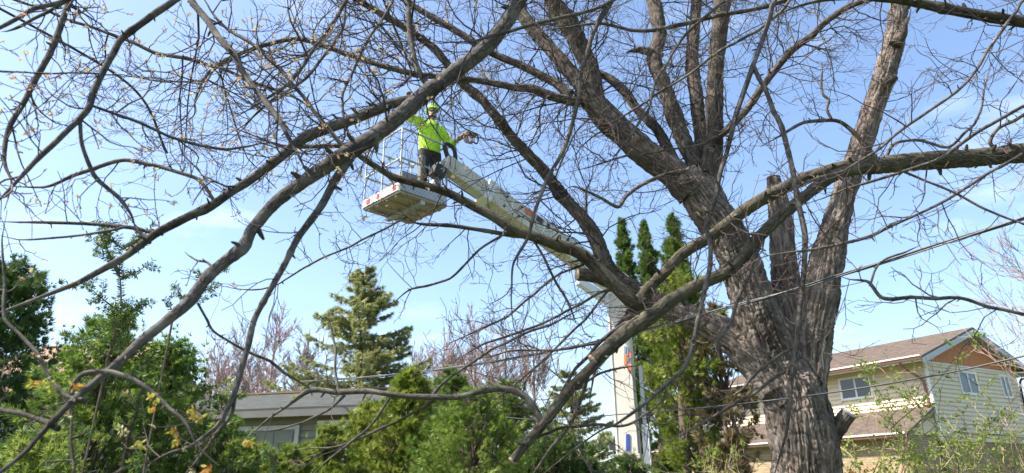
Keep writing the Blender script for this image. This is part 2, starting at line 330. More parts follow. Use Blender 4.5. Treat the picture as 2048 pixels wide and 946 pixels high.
LIMBS = [  # name, parent, Y, points, cut end?
 ('L1', None, (T-.15, T-.4), [(1385, 385, 76), (1350, 345, 66), (1300, 305, 62), (1262, 268, 58), (1220, 225, 54), (1185, 185, 50), (1168, 165, 40)], 0),
 ('L1a', 'L1', (None, -.5), [(1190, 200, 44), (1178, 140, 40), (1150, 85, 40), (1122, 30, 36), (1100, -10, 32), (1060, -120, 28), (1030, -240, 22)], 0),
 ('L1b', 'L1', (None, .5), [(1175, 185, 36), (1125, 120, 32), (1085, 70, 30), (1050, 25, 28), (1025, -15, 24), (980, -110, 18)], 0),
 ('L1c', 'L1', (None, -.5), [(1160, 205, 24), (1110, 192, 20), (1065, 180, 20), (1024, 176, 16), (962, 162, 14), (882, 153, 13), (832, 149, 13), (762, 130, 12), (682, 100, 11), (597, 76, 10), (512, 95, 9), (450, 120, 8), (415, 150, 7), (390, 200, 6), (385, 232, 5), (340, 270, 4), (335, 305, 3)], 0),
 ('L1d', 'L1', (None, .3), [(1140, 190, 24), (1110, 165, 20), (1074, 145, 18), (1030, 122, 17), (992, 105, 16), (912, 55, 15), (832, 10, 13), (790, -20, 11), (720, -90, 9)], 0),
 ('L2', None, (T-.2, T+.3), [(1352, 330, 26), (1330, 285, 25), (1310, 250, 22), (1275, 215, 20), (1250, 180, 22), (1220, 155, 18), (1190, 140, 14), (1150, 95, 11), (1110, 40, 9), (1080, -30, 7)], 0),
 ('L3', None, (T-.1, T+.4), [(1398, 335, 40), (1375, 290, 36), (1356, 230, 34), (1335, 165, 33), (1318, 120, 32), (1330, 70, 30), (1322, 20, 32), (1312, -20, 30), (1300, -140, 24)], 0),
 ('L3k', 'L3', (None, -.1), [(1322, 118, 26), (1300, 103, 20), (1275, 98, 13), (1252, 102, 6)], 0),
 ('L4', None, (T, T+.6), [(1408, 335, 34), (1402, 270, 30), (1394, 200, 30), (1385, 120, 28), (1388, 50, 24), (1390, 0, 22), (1394, -110, 16)], 0),
 ('L5', None, (T-.1, T-.5), [(1418, 380, 46), (1432, 310, 38), (1438, 220, 36), (1437, 120, 34), (1440, 50, 36), (1442, -10, 36), (1446, -140, 28), (1452, -260, 20)], 0),
 ('L6', None, (T-.2, T-1.0), [(1410, 345, 26), (1418, 290, 20), (1450, 260, 17), (1490, 220, 15), (1530, 165, 15), (1586, 100, 15), (1646, 45, 14), (1706, 12, 13), (1760, -5, 12), (1830, -30, 9)], 0),
 ('C1', None, (T+.5, T+.1), [(1300, 600, 46), (1262, 578, 42), (1232, 556, 40), (1212, 528, 36), (1186, 466, 34), (1158, 425, 30), (1126, 390, 28), (1088, 341, 26), (1050, 305, 24), (1016, 270, 22), (962, 200, 20), (927, 168, 20), (902, 140, 18), (862, 92, 17), (792, 42, 15), (712, -2, 13), (640, -40, 9)], 0),
 ('C2', None, (T+.5, T+.3), [(1262, 582, 38), (1225, 566, 36), (1190, 557, 30), (1152, 555, 27)], 1),
 ('K1', None, (T-.02, T-.22), [(1652, 895, 40), (1667, 866, 37), (1690, 832, 33)], 2),
 ('K2', None, (T-.4, T-.5), [(1790, 90, 26), (1806, 68, 22), (1812, 50, 14), (1824, 30, 9)], 0),
 ('K3', None, (T-.38, T-.45), [(1768, 168, 28), (1784, 158, 22), (1794, 152, 12)], 0),
 # the limb that hangs down towards the viewer, left
 ('A1', None, (3.7, 2.3), [(1110, -150, 32), (1070, -55, 32), (1040, 5, 33), (1010, 50, 34), (960, 105, 35), (900, 155, 35), (860, 186, 36), (800, 235, 36), (750, 272, 36), (697, 305, 38), (640, 340, 32), (562, 395, 28), (512, 455, 27), (500, 483, 27), (435, 543, 26), (390, 608, 27), (310, 683, 26), (250, 738, 26), (170, 803, 26), (115, 858, 27), (75, 903, 25), (15, 950, 25), (-60, 1010, 24)], 0),
 ('A2', 'A1', (None, -.5), [(866, 186, 26), (822, 198, 24), (772, 206, 23), (712, 235, 24), (662, 258, 24), (612, 282, 23), (562, 320, 21), (512, 355, 20), (470, 380, 19), (430, 407, 19), (380, 435, 19), (330, 467, 18), (290, 493, 16), (250, 518, 15), (175, 553, 14), (115, 580, 14), (0, 630, 12), (-60, 655, 11)], 0),
 ('A3', 'A1', (None, -.3), [(707, 306, 22), (672, 360, 18), (647, 405, 17), (597, 473, 15), (567, 533, 14), (537, 588, 13), (512, 638, 13), (500, 690, 13), (484, 740, 13), (466, 800, 12), (445, 846, 11), (429, 861, 11), (382, 892, 10), (340, 903, 10), (300, 925, 8), (285, 960, 7)], 0),
 ('A3b', 'A3', (None, .1), [(470, 790, 10), (462, 830, 9), (434, 866, 9), (411, 898, 8), (369, 950, 7)], 0),
 ('A5', 'A1', (None, .1), [(117, 858, 15), (90, 843, 12), (50, 828, 12), (0, 813, 11), (-50, 800, 10)], 0),
 ('A6', 'A1', (None, -.1), [(172, 803, 14), (140, 797, 12), (143, 773, 11), (172, 746, 12), (215, 740, 12), (260, 753, 11), (300, 778, 10), (340, 818, 9), (372, 850, 8), (395, 890, 6), (440, 930, 5)], 0),
 ('A7', 'A1', (None, .15), [(165, 799, 10), (130, 791, 10), (97, 753, 9), (76, 708, 9), (40, 668, 8), (12, 636, 8), (6, 560, 6), (4, 490, 5), (8, 420, 4)], 0),
 ('A8', 'A1', (None, .15), [(436, 542, 9), (418, 526, 6), (396, 522, 5), (380, 512, 4), (371, 502, 4)], 0),
 ('A9', 'A1', (None, .4), [(395, 606, 6), (420, 655, 6), (470, 690, 6), (512, 710, 7), (562, 738, 8), (622, 783, 9)], 0),
 ('T1', None, (2.9, 2.6), [(190, -80, 14), (140, 0, 14), (115, 65, 14), (90, 125, 14), (55, 200, 13), (18, 265, 11), (12, 320, 10), (26, 362, 9), (10, 420, 6)], 0),
 ('T2', None, (2.9, 2.4), [(420, -70, 16), (350, 0, 16), (295, 42, 16), (240, 82, 15), (215, 120, 15), (190, 172, 15), (175, 213, 16), (140, 250, 13), (100, 295, 13), (50, 345, 13), (0, 393, 12), (-60, 440, 11)], 0),
 ('T3', 'T2', (None, .1), [(160, 232, 9), (163, 280, 9), (176, 322, 10), (190, 350, 11), (216, 376, 10), (240, 400, 10), (260, 432, 9), (267, 468, 8)], 0),
 ('T4', 'A2', (None, .1), [(430, 405, 9), (412, 378, 8), (392, 357, 9), (350, 342, 9), (310, 328, 10), (250, 318, 10), (200, 330, 10), (150, 350, 9), (90, 375, 7), (0, 370, 6)], 0),
 ('T5', None, (3.4, 2.9), [(340, -90, 16), (388, -5, 16), (430, 65, 16), (470, 110, 16), (495, 155, 14), (520, 198, 14), (562, 250, 14), (597, 318, 13), (618, 352, 12)], 0),
 ('T6', None, (4.2, 4.4), [(60, 10, 6), (130, 35, 7), (240, 75, 8), (310, 105, 9), (380, 120, 9), (450, 140, 8), (520, 170, 8), (600, 200, 7), (690, 260, 6)], 0),
 ('T7', 'A1', (None, .2), [(690, 298, 11), (662, 265, 10), (612, 200, 9), (577, 155, 9), (512, 95, 8), (460, 60, 7), (420, 20, 6), (395, -30, 5)], 0),
 ('T8', None, (2.6, 2.3), [(200, -40, 13), (130, 2, 12), (65, 18, 11), (30, 40, 10), (0, 56, 10), (-50, 80, 8)], 0),
 ('T8b', 'T8', (None, .1), [(150, -8, 8), (90, 28, 8), (40, 55, 7), (0, 62, 6)], 0),
 ('T9', 'A2', (None, .1), [(325, 468, 10), (290, 462, 9), (262, 455, 10), (200, 448, 9), (100, 443, 8), (0, 445, 7)], 0),
 ('T9b', 'A2', (None, .1), [(300, 486, 9), (262, 455, 8), (220, 462, 7), (150, 470, 6), (60, 478, 5), (0, 476, 5)], 0),
 ('T10', 'T2', (None, .6), [(180, 210, 7), (230, 228, 7), (280, 245, 7), (340, 270, 7), (390, 290, 7), (450, 298, 7), (512, 286, 6), (560, 288, 5)], 0),
 ('T11', 'A1', (None, .3), [(866, 182, 16), (845, 155, 14), (832, 120, 13), (822, 65, 12), (817, 0, 12), (805, -70, 10)], 0),
 ('T12', None, (3.6, 3.3), [(720, -50, 9), (687, 5, 9), (652, 65, 9), (602, 135, 9), (562, 175, 8), (512, 210, 7), (470, 235, 5)], 0),
 ('T13', None, (4.0, 3.8), [(690, 20, 6), (684, 60, 7), (650, 110, 7), (610, 160, 7), (540, 200, 6), (480, 250, 5), (440, 275, 4)], 0),
 ('T14', None, (3.9, 3.3), [(770, 30, 6), (730, 90, 7), (700, 150, 7), (682, 190, 7), (690, 250, 6), (720, 300, 5), (760, 340, 4)], 0),
 ('T15', None, (3.7, 3.2), [(1330, -70, 10), (1250, -15, 10), (1180, 20, 9), (1100, 38, 9), (1000, 70, 9), (950, 84, 7), (880, 88, 6), (850, 76, 4)], 0),
]
# --- the neighbour maple whose limbs come in from the right
NLIMBS = [
 ('B', None, (4.6, 4.1), [(2330, 330, 56), (2200, 322, 48), (2060, 316, 42), (2000, 320, 38), (1930, 324, 38), (1860, 326, 38), (1790, 330, 37), (1735, 335, 35)], 0),
 ('B1', 'B', (None, .5), [(1770, 331, 22), (1690, 330, 24), (1620, 350, 26), (1570, 371, 28), (1530, 390, 29), (1490, 414, 28), (1450, 447, 27), (1411, 476, 26), (1367, 503, 25), (1322, 548, 24), (1288, 582, 24), (1264, 621, 22), (1240, 652, 20), (1215, 690, 17), (1196, 730, 14), (1187, 770, 9), (1178, 830, 6)], 0),
 ('B2', 'B', (None, -.3), [(1755, 335, 26), (1690, 345, 25), (1650, 365, 25), (1600, 405, 26), (1560, 440, 26), (1530, 470, 26), (1490, 515, 26), (1450, 543, 27), (1400, 570, 28), (1350, 605, 30), (1310, 636, 34), (1260, 668, 34), (1225, 698, 32), (1192, 722, 28)], 1),
 ('B2b', 'B2', (None, -.1), [(1215, 703, 22), (1186, 735, 23), (1150, 775, 24), (1110, 820, 23), (1075, 860, 22), (1050, 885, 20), (1022, 917, 17)], 1),
 ('B3', 'B1', (None, -.2), [(1290, 600, 26), (1275, 612, 30), (1240, 580, 29), (1202, 542, 26), (1164, 508, 24), (1126, 493, 23), (1081, 478, 22), (1027, 462, 20), (985, 436, 19), (936, 409, 18), (898, 386, 17), (860, 371, 16), (792, 350, 14), (722, 318, 12), (682, 295, 10), (612, 290, 9), (562, 285, 8), (500, 262, 6), (440, 240, 5)], 0),
 ('B3b', 'B3', (None, .1), [(1060, 474, 12), (1012, 469, 12), (960, 462, 10), (912, 455, 10), (862, 450, 9), (832, 446, 8), (812, 433, 6)], 0),
 ('B3c', 'B3', (None, .2), [(1020, 462, 7), (960, 500, 6), (900, 560, 6), (820, 580, 6), (780, 612, 5)], 0),
 ('B4', None, (3.9, 3.5), [(1600, -90, 11), (1556, -10, 11), (1534, 50, 11), (1504, 135, 12), (1474, 225, 12), (1454, 310, 11), (1434, 370, 11), (1416, 450, 11), (1417, 531, 11), (1406, 592, 11), (1389, 670, 11), (1367, 731, 11), (1300, 798, 11), (1233, 848, 10), (1200, 862, 9), (1140, 905, 8), (1085, 950, 7)], 0),
 ('B5', 'B4', (None, -.1), [(1506, 130, 11), (1520, 170, 10), (1540, 205, 11), (1561, 250, 12), (1581, 325, 12), (1596, 410, 13), (1606, 473, 13), (1603, 573, 12), (1596, 673, 12), (1586, 773, 12), (1576, 863, 12), (1548, 955, 12)], 0),
 ('B6', 'B2b', (None, .2), [(1085, 845, 18), (1072, 820, 16), (1055, 796, 16), (1030, 783, 15), (1000, 778, 15), (960, 783, 14), (925, 790, 13), (892, 793, 13), (812, 794, 12), (737, 786, 12), (677, 785, 13), (622, 783, 12), (572, 812, 9), (537, 833, 8), (505, 860, 7), (470, 890, 5)], 0),
 ('B6b', 'B6', (None, .1), [(678, 784, 7), (672, 738, 6), (669, 690, 6), (662, 650, 5), (652, 637, 4)], 0),
 ('B6c', 'B6', (None, -.1), [(690, 790, 7), (660, 820, 6), (620, 838, 5), (560, 860, 4), (500, 862, 3)], 0),
 ('B7', None, (3.6, 3.4), [(1260, -60, 9), (1224, 0, 9), (1184, 65, 10), (1164, 140, 10), (1149, 225, 10), (1124, 300, 10), (1094, 350, 9), (1074, 410, 9), (1059, 470, 8), (1026, 525, 7), (1020, 585, 7), (1027, 640, 6), (1040, 690, 5)], 0),
 ('B7b', 'B7', (None, .05), [(1190, 50, 8), (1210, 20, 7), (1222, -5, 7), (1240, -60, 6)], 0),
 ('B8', 'B3', (None, .3), [(1066, 478, 6), (1100, 540, 6), (1140, 610, 6), (1155, 650, 5)], 0),
 ('B9', 'B', (None, -.3), [(1752, 318, 13), (1732, 290, 12), (1710, 266, 11), (1685, 246, 9), (1661, 240, 9), (1606, 245, 8), (1560, 270, 7), (1520, 292, 5)], 0),
 ('B9b', 'B9', (None, 0), [(1664, 240, 7), (1654, 220, 7), (1658, 200, 7), (1644, 185, 6), (1643, 125, 5)], 0),
 ('B10', None, (4.0, 4.0), [(2260, 110, 26), (2120, 62, 24), (2048, 46, 22), (1961, 31, 22), (1886, 16, 20), (1816, 0, 17), (1740, -8, 12), (1650, 0, 9), (1586, 18, 8), (1536, 45, 6)], 0),
 ('B11', None, (3.6, 3.2), [(2100, -60, 7), (2026, 30, 7), (1976, 100, 7), (1936, 160, 7), (1886, 202, 7), (1816, 250, 7), (1756, 298, 6), (1690, 335, 5), (1620, 365, 4), (1560, 400, 3)], 0),
 ('B12', None, (3.3, 3.5), [(2150, 150, 8), (2048, 212, 8), (1960, 262, 8), (1880, 318, 8), (1800, 345, 7), (1740, 365, 7), (1660, 392, 6), (1600, 412, 5)], 0),
 ('B13', None, (3.2, 3.4), [(2160, 230, 7), (2048, 305, 7), (1966, 352, 7), (1886, 402, 7), (1810, 440, 6), (1750, 469, 8), (1680, 488, 8), (1602, 500, 8), (1539, 512, 7), (1500, 530, 5)], 0),
 ('B14', None, (3.4, 3.4), [(2200, 660, 10), (2048, 628, 9), (1966, 608, 9), (1906, 594, 9), (1811, 599, 9), (1763, 599, 11), (1738, 570, 12), (1700, 562, 9), (1675, 552, 6)], 0),
 ('B14b', 'B14', (None, 0), [(1740, 572, 6), (1760, 530, 5), (1790, 510, 5), (1840, 490, 4)], 0),
 ('B15', 'B5', (None, .2), [(1590, 735, 8), (1562, 748, 8), (1515, 780, 8), (1469, 804, 8), (1430, 830, 7), (1380, 860, 6), (1340, 880, 5)], 0),
 ('B16', 'B5', (None, .1), [(1599, 690, 7), (1562, 705, 6), (1520, 738, 6), (1480, 780, 6), (1440, 800, 5)], 0),
 ('B17', 'B2', (None, -.2), [(1525, 478, 10), (1505, 535, 9), (1480, 590, 9), (1465, 640, 9), (1448, 670, 10), (1432, 695, 8)], 1),
 ('B18', 'B4', (None, .1), [(1470, 240, 7), (1450, 262, 6), (1400, 290, 6), (1330, 300, 5), (1260, 310, 5), (1190, 330, 4), (1130, 350, 4)], 0),
 ('B19', None, (5.0, 5.0), [(1600, -10, 10), (1536, 12, 10), (1449, 32, 10), (1364, 50, 11), (1294, 60, 9), (1199, 50, 7), (1120, 58, 5), (1040, 75, 4)], 0),
 ('B20', None, (7.1, 6.0), [(1368, 342, 12), (1330, 348, 9), (1294, 365, 9), (1255, 393, 9), (1238, 414, 9), (1204, 395, 7), (1154, 372, 7), (1130, 378, 5)], 0),
 ('B21', 'B6', (None, .2), [(860, 795, 7), (900, 755, 6), (960, 715, 6), (1020, 680, 6), (1100, 650, 6), (1180, 610, 5)], 0),
 ('B22', 'B2b', (None, .3), [(1115, 825, 8), (1130, 790, 7), (1170, 765, 7), (1210, 745, 6), (1280, 730, 5)], 0),
 ('B23', 'B2b', (None, .25), [(1060, 880, 6), (1120, 858, 7), (1190, 850, 7), (1260, 848, 6), (1330, 800, 5)], 0),
 ('B24', 'B2b', (None, .4), [(1178, 745, 10), (1160, 800, 9), (1130, 860, 9), (1100, 900, 8), (1065, 950, 7)], 0),
 ('B26', None, (4.2, 3.9), [(1330, 618, 9), (1284, 638, 10), (1244, 653, 10), (1194, 688, 9), (1154, 738, 8), (1124, 783, 7), (1105, 830, 5), (1090, 880, 4)], 0),
 ('B27', 'B3', (None, .3), [(1240, 580, 8), (1199, 585, 7), (1114, 633, 6), (1024, 668, 6), (960, 690, 5), (900, 730, 4)], 0),
 ('B28', 'B26', (None, .2), [(1194, 688, 7), (1124, 700, 6), (1024, 703, 5), (940, 722, 4)], 0),
 ('B29', 'B3', (None, .4), [(1225, 570, 7), (1174, 633, 6), (1099, 708, 6), (1024, 773, 5), (980, 800, 4)], 0),
 ('B30', 'B3', (None, .5), [(1180, 520, 7), (1100, 560, 6), (1024, 623, 6), (960, 660, 5), (890, 690, 4)], 0),
 ('B31', 'B6', (None, -.1), [(780, 795, 7), (737, 853, 6), (702, 883, 6), (660, 915, 5), (620, 955, 4)], 0),
 ('B32', 'B6', (None, .1), [(870, 795, 7), (842, 818, 6), (762, 858, 6), (677, 893, 5), (582, 898, 4)], 0),
 ('B33', 'B3b', (None, .3), [(812, 434, 5), (780, 455, 5), (742, 473, 5), (662, 508, 5), (612, 533, 5), (562, 568, 4), (500, 580, 4), (430, 570, 3)], 0),
 ('B34', 'B', (None, -.2), [(1770, 318, 8), (1790, 285, 7), (1840, 282, 7), (1896, 295, 7), (1935, 260, 6), (1965, 220, 5), (1974, 160, 4), (1982, 120, 3)], 0),
 ('B35', 'B', (None, -.2), [(1800, 340, 7), (1830, 352, 6), (1886, 375, 6), (1966, 415, 6), (2048, 448, 5), (2120, 480, 4)], 0),
 ('B36', None, (3.8, 3.6), [(1480, -40, 8), (1440, 10, 8), (1380, 60, 7), (1320, 150, 6), (1290, 230, 6), (1240, 300, 5), (1190, 360, 4)], 0),
 ('B37', None, (4.4, 4.2), [(1580, 0, 7), (1520, 60, 7), (1460, 90, 7), (1390, 140, 6), (1310, 190, 6), (1230, 240, 5), (1140, 270, 4)], 0),
 ('B25', 'B', (None, -.2), [(2010, 312, 10), (1985, 285, 9), (1998, 255, 8), (2035, 235, 8), (2090, 200, 7)], 0),
]
for t in TRUNK: make_branch(t[0], None, t[2], t[3], wob=.3)
for t in LIMBS: make_branch(t[0], t[1], t[2], t[3])
for t in NLIMBS: make_branch(t[0], t[1], t[2], t[3])

def trunk_object(names, extra, parent, voxel, amp, mat, name='trunk'):
    """stems blended by a voxel remesh, then carved with furrowed bark along their length"""
    mb = MB(); paths = []
    for n in names:
        b = BR[n]; paths.append((b.pts, b.r)); mb.tube(b.pts, b.r, 20, cap=True)
    for p, r in extra: paths.append((p, r)); mb.tube(p, r, 12, cap=True)
    me = mb.mesh('tmp', [mat]); o = bpy.data.objects.new('tmp', me); COL.objects.link(o)
    md = o.modifiers.new('r', 'REMESH'); md.mode = 'VOXEL'; md.voxel_size = voxel
    sm = o.modifiers.new('s', 'SMOOTH'); sm.iterations = 6; sm.factor = .5
    dg = bpy.context.evaluated_depsgraph_get(); me2 = bpy.data.meshes.new_from_object(o.evaluated_get(dg))
    bpy.data.objects.remove(o); nv = len(me2.vertices)
    V = np.empty(nv*3, np.float32); me2.vertices.foreach_get('co', V); V = V.reshape(-1, 3).astype(float)
    Nn = np.empty(nv*3, np.float32); me2.vertices.foreach_get('normal', Nn); Nn = Nn.reshape(-1, 3).astype(float)
    best = np.full(nv, 1e9); bark = np.zeros((nv, 3)); rad = np.zeros(nv); s0 = 0
    for p, r in paths:
        Tg = np.gradient(p, axis=0); Tg /= np.linalg.norm(Tg, axis=1)[:, None]
        ref = np.array([0, 1., 0.03]); Nf = ref-Tg*(Tg@ref)[:, None]; Nf /= np.linalg.norm(Nf, axis=1)[:, None]; Bf = np.cross(Tg, Nf)
        L = np.concatenate([[0], np.cumsum(np.linalg.norm(np.diff(p, axis=0), axis=1))])
        for c in range(0, nv, 20000):
            D = V[c:c+20000, None, :]-p[None]; dd = np.linalg.norm(D, axis=2)/r[None]; k = dd.argmin(1); q = dd[np.arange(len(k)), k]
            E_ = D[np.arange(len(k)), k]; a = (E_*Nf[k]).sum(1); b_ = (E_*Bf[k]).sum(1); h = np.hypot(a, b_)+1e-9
            along = L[k]+(E_*Tg[k]).sum(1)
            sl = slice(c, c+len(k)); w = q < best[sl]
            best[sl] = np.where(w, q, best[sl]); rr = np.maximum(r[k], .05)
            nb = np.stack([rr*a/h, rr*b_/h, along+s0], 1)
            bark[sl] = np.where(w[:, None], nb, bark[sl]); rad[sl] = np.where(w, r[k], rad[sl])
        s0 += 7.3
    q = bark*np.array([1, 1, .085]); warp = noise3(bark*np.array([9, 9, 4.]))*.012
    q = q+warp[:, None]*np.array([1, 1, .2])
    r1 = 1-np.abs(noise3(q*27))*2.4; r2 = 1-np.abs(noise3(q*55+9))*2.2
    brk = noise3(bark*np.array([14, 14, 7.])+3)
    crk = 1-np.abs(noise3(bark*np.array([11, 11, 8.])+warp[:, None]*40+21))*3.2
    hgt = -np.clip(crk, 0, 1)**2*.55-np.clip(r1, 0, 1)**2*1.0-np.clip(r2, 0, 1)**2*.45+brk*.45+noise3(bark*60)*.15
    sc = amp*np.clip(rad/.25, .3, 1.15)
    big = noise3(V*3.0)*.022*np.clip(rad/.2, .2, 1)
    V2 = V+Nn*(hgt*sc+big)[:, None]
    me2.vertices.foreach_set('co', V2.astype(np.float32).ravel())
    for a in list(me2.attributes):
        if a.name in ('bark', 'tint'): me2.attributes.remove(a)
    A = me2.attributes.new('bark', 'FLOAT_VECTOR', 'POINT'); A.data.foreach_set('vector', bark.astype(np.float32).ravel())
    me2.materials.clear(); me2.materials.append(mat); me2.polygons.foreach_set('use_smooth', np.ones(len(me2.polygons), bool)); me2.update(); me2.name = name
    o = bpy.data.objects.new(name, me2); COL.objects.link(o); o.parent = parent; o.matrix_parent_inverse = Matrix.Translation(parent.location).inverted()
    return o

base = PX(1622, 1330, T); maple = thing('maple_tree', (base[0], T, 0), 'large bare silver maple with furrowed multi-stemmed trunk and long overhanging limbs', 'tree')
roots = []
for k in range(7):
    a = k*2*math.pi/7+.3; d = np.array([math.cos(a), math.sin(a), 0]); c0 = np.array([base[0], T, 0.])
    roots.append((np.array([c0+d*.15+[0, 0, .75], c0+d*.32+[0, 0, .32], c0+d*.52+[0, 0, .1], c0+d*.8+[0, 0, -.06]]), np.array([.2, .17, .12, .06])))
low = np.array([[base[0], T, -.1], [base[0], T, .3], BR['t0'].pts[0]]); roots.append((low[low[:, 2].argsort()], np.array([.48, .45, .42])))
trunk_o = trunk_object(['t0', 't_left', 't_mid', 't_right', 't_lower', 't_crown'], roots, maple, .0132, .032, M['trunk'])

def cut_face(b, parent, mat, name='cut_end'):
    p, r = b.pts[-1], b.r[-1]; d = unit(b.pts[-1]-b.pts[-3]); fr = frames(np.array([d]))[0]; mb = MB(); n = 18; V = [p+d*.006]
    for ring, (k, h) in enumerate(((.5, .009), (.97, .004), (1.0, -.006))):
        for i in range(n):
            a = i*2*math.pi/n; V.append(p+d*h+r*k*(1+.05*math.sin(3*a+ring))*(fr[:, 0]*math.cos(a)+fr[:, 1]*math.sin(a)))
    mb.add(V, [[0, 1+i, 1+(i+1) % n] for i in range(n)])
    v = np.array(V); mb.add(v, [[1+q*n+i, 1+(q+1)*n+i, 1+(q+1)*n+(i+1) % n, 1+q*n+(i+1) % n] for q in (0, 1) for i in range(n)])
    return mb.build(name, mat, parent)
def attach(b, target):
    """lead a hanging branch back, outside the picture, to the limb it grows from"""
    s0 = b.pts[0]; d0 = unit(b.pts[0]-b.pts[min(4, len(b.pts)-1)]); L = np.linalg.norm(target-s0)
    S = smooth_path(np.array([target, target*.6+s0*.4+UP_*L*.10, s0+d0*L*.25, s0]), max(.03, b.r[0]*1.6)); S = S[:-1]
    b.ext = (S, np.linspace(b.r[0]*1.35, b.r[0], len(S)))
UP_ = np.array([0, 0, 1.])
_off = np.vstack([BR[n].pts[(BR[n].px[:, 1] < -25) & (BR[n].r > .03)] for n in ('L1a', 'L1b', 'L3', 'L5', 'L4')])
for n in ('A1', 'T1', 'T2', 'T5', 'T8', 'T12', 'T13', 'T14', 'T15', 'T6'):
    k = BR[n].pts[0]; top = _off if n == 'A1' else np.vstack([_off, BR['A1'].pts[:6]])
    if n in ('T13', 'T14', 'T6'): top = np.vstack([BR[q].pts for q in ('L1d', 'L1c')])
    attach(BR[n], top[np.linalg.norm(top-k, axis=1).argmin()])
def free_end(b, cut):
    if not cut and b.r[-1] < .03:
        n = len(b.r); k = np.clip((n-1-np.arange(n))/(n*.22), 0, 1); b.r = np.maximum(b.r*(.22+.78*k), .0014)
def limb_object(b, parent, mat, cut, name='limb'):
    med = float(np.median(b.r)); sides = 34 if med > .06 else (20 if med > .03 else (12 if med > .012 else 8))
    pts, r = b.pts, b.r.copy()
    if b.ext is not None: pts, r = np.vstack([b.ext[0], pts]), np.concatenate([b.ext[1], r])
    if med > .03:
        p4 = smooth_path(np.column_stack([pts, r]), max(.015, med*.25)); pts, r = p4[:, :3], p4[:, 3]
    knots = 1+.10*np.clip(noise3(np.stack([np.arange(len(r))*.35+med*999, r*0, r*0], 1)), -.2, 1)
    mb = MB(); mb.tube(pts, r*knots, sides, cap=True)
    if med > .03:   # carve bark relief into the larger limbs
        V = mb.v[0]; bk = mb.a[0]; q = bk*np.array([1, 1, .16]); c = np.repeat(pts, sides, 0); Nn = V-c; rl = np.linalg.norm(Nn, axis=1); Nn /= rl[:, None]
        h = -np.clip(1-np.abs(noise3(q*55))*2.4, 0, 1)**2+.5*noise3(bk*30)+.6*noise3(V*7)
        mb.v[0] = V+Nn*(h*np.minimum(.013, rl*.10))[:, None]
    o = mb.build(name, mat, parent, smooth=True)
    if cut: cut_face(b, o, M['wood'] if cut == 1 else M['weathered_wood'])
    return o
for t in LIMBS:
    b = BR[t[0]]; n = t[0]; free_end(b, t[4])
    mat = M['branch'] if n[0] in 'AT' else M['limb']
    limb_object(b, maple, mat, t[4], 'limb' if float(np.median(b.r)) > .02 else 'branch')
tb = BR['t_mid']; cut_face(tb, trunk_o, M['weathered_wood'])

nb_base = np.array([PX(2330, 330, 4.6)[0]+.2, 4.7, 0.]); nmaple = thing('maple_tree', nb_base, 'bare maple reaching in from the right edge with a forked mossy limb', 'tree')
npts = smooth_path(np.array([[nb_base[0]+.05, 4.7, -.1, .3], [nb_base[0], 4.7, .6, .24], [nb_base[0]+.03, 4.66, 2.0, .21], [nb_base[0]+.05, 4.6, 3.6, .19], [nb_base[0]+.1, 4.5, 6.0, .15], [nb_base[0]+.25, 4.4, 8.5, .08]]), .06)
for n in ('B10', 'B11', 'B12', 'B13', 'B14', 'B4', 'B7', 'B19', 'B36', 'B37'):
    k = BR[n].pts[0]; zt = float(np.clip(k[2]-.4 if k[0] > 2.6 else k[2]+1.6+.25*(nb_base[0]-k[0]), 1.2, 8.0)); attach(BR[n], npts[np.abs(npts[:, 2]-zt).argmin(), :3])
mbn = MB().tube(npts[:, :3], npts[:, 3], 32, cap=True, lump=.02); mbn.build('trunk', M['trunk'], nmaple, smooth=True)
for t in NLIMBS:
    b = BR[t[0]]; free_end(b, t[4])
    limb_object(b, nmaple, M['mossy'] if t[0] in ('B', 'B1', 'B2', 'B2b', 'B3', 'B10') else M['branch'], t[4], 'limb' if float(np.median(b.r)) > .02 else 'branch')

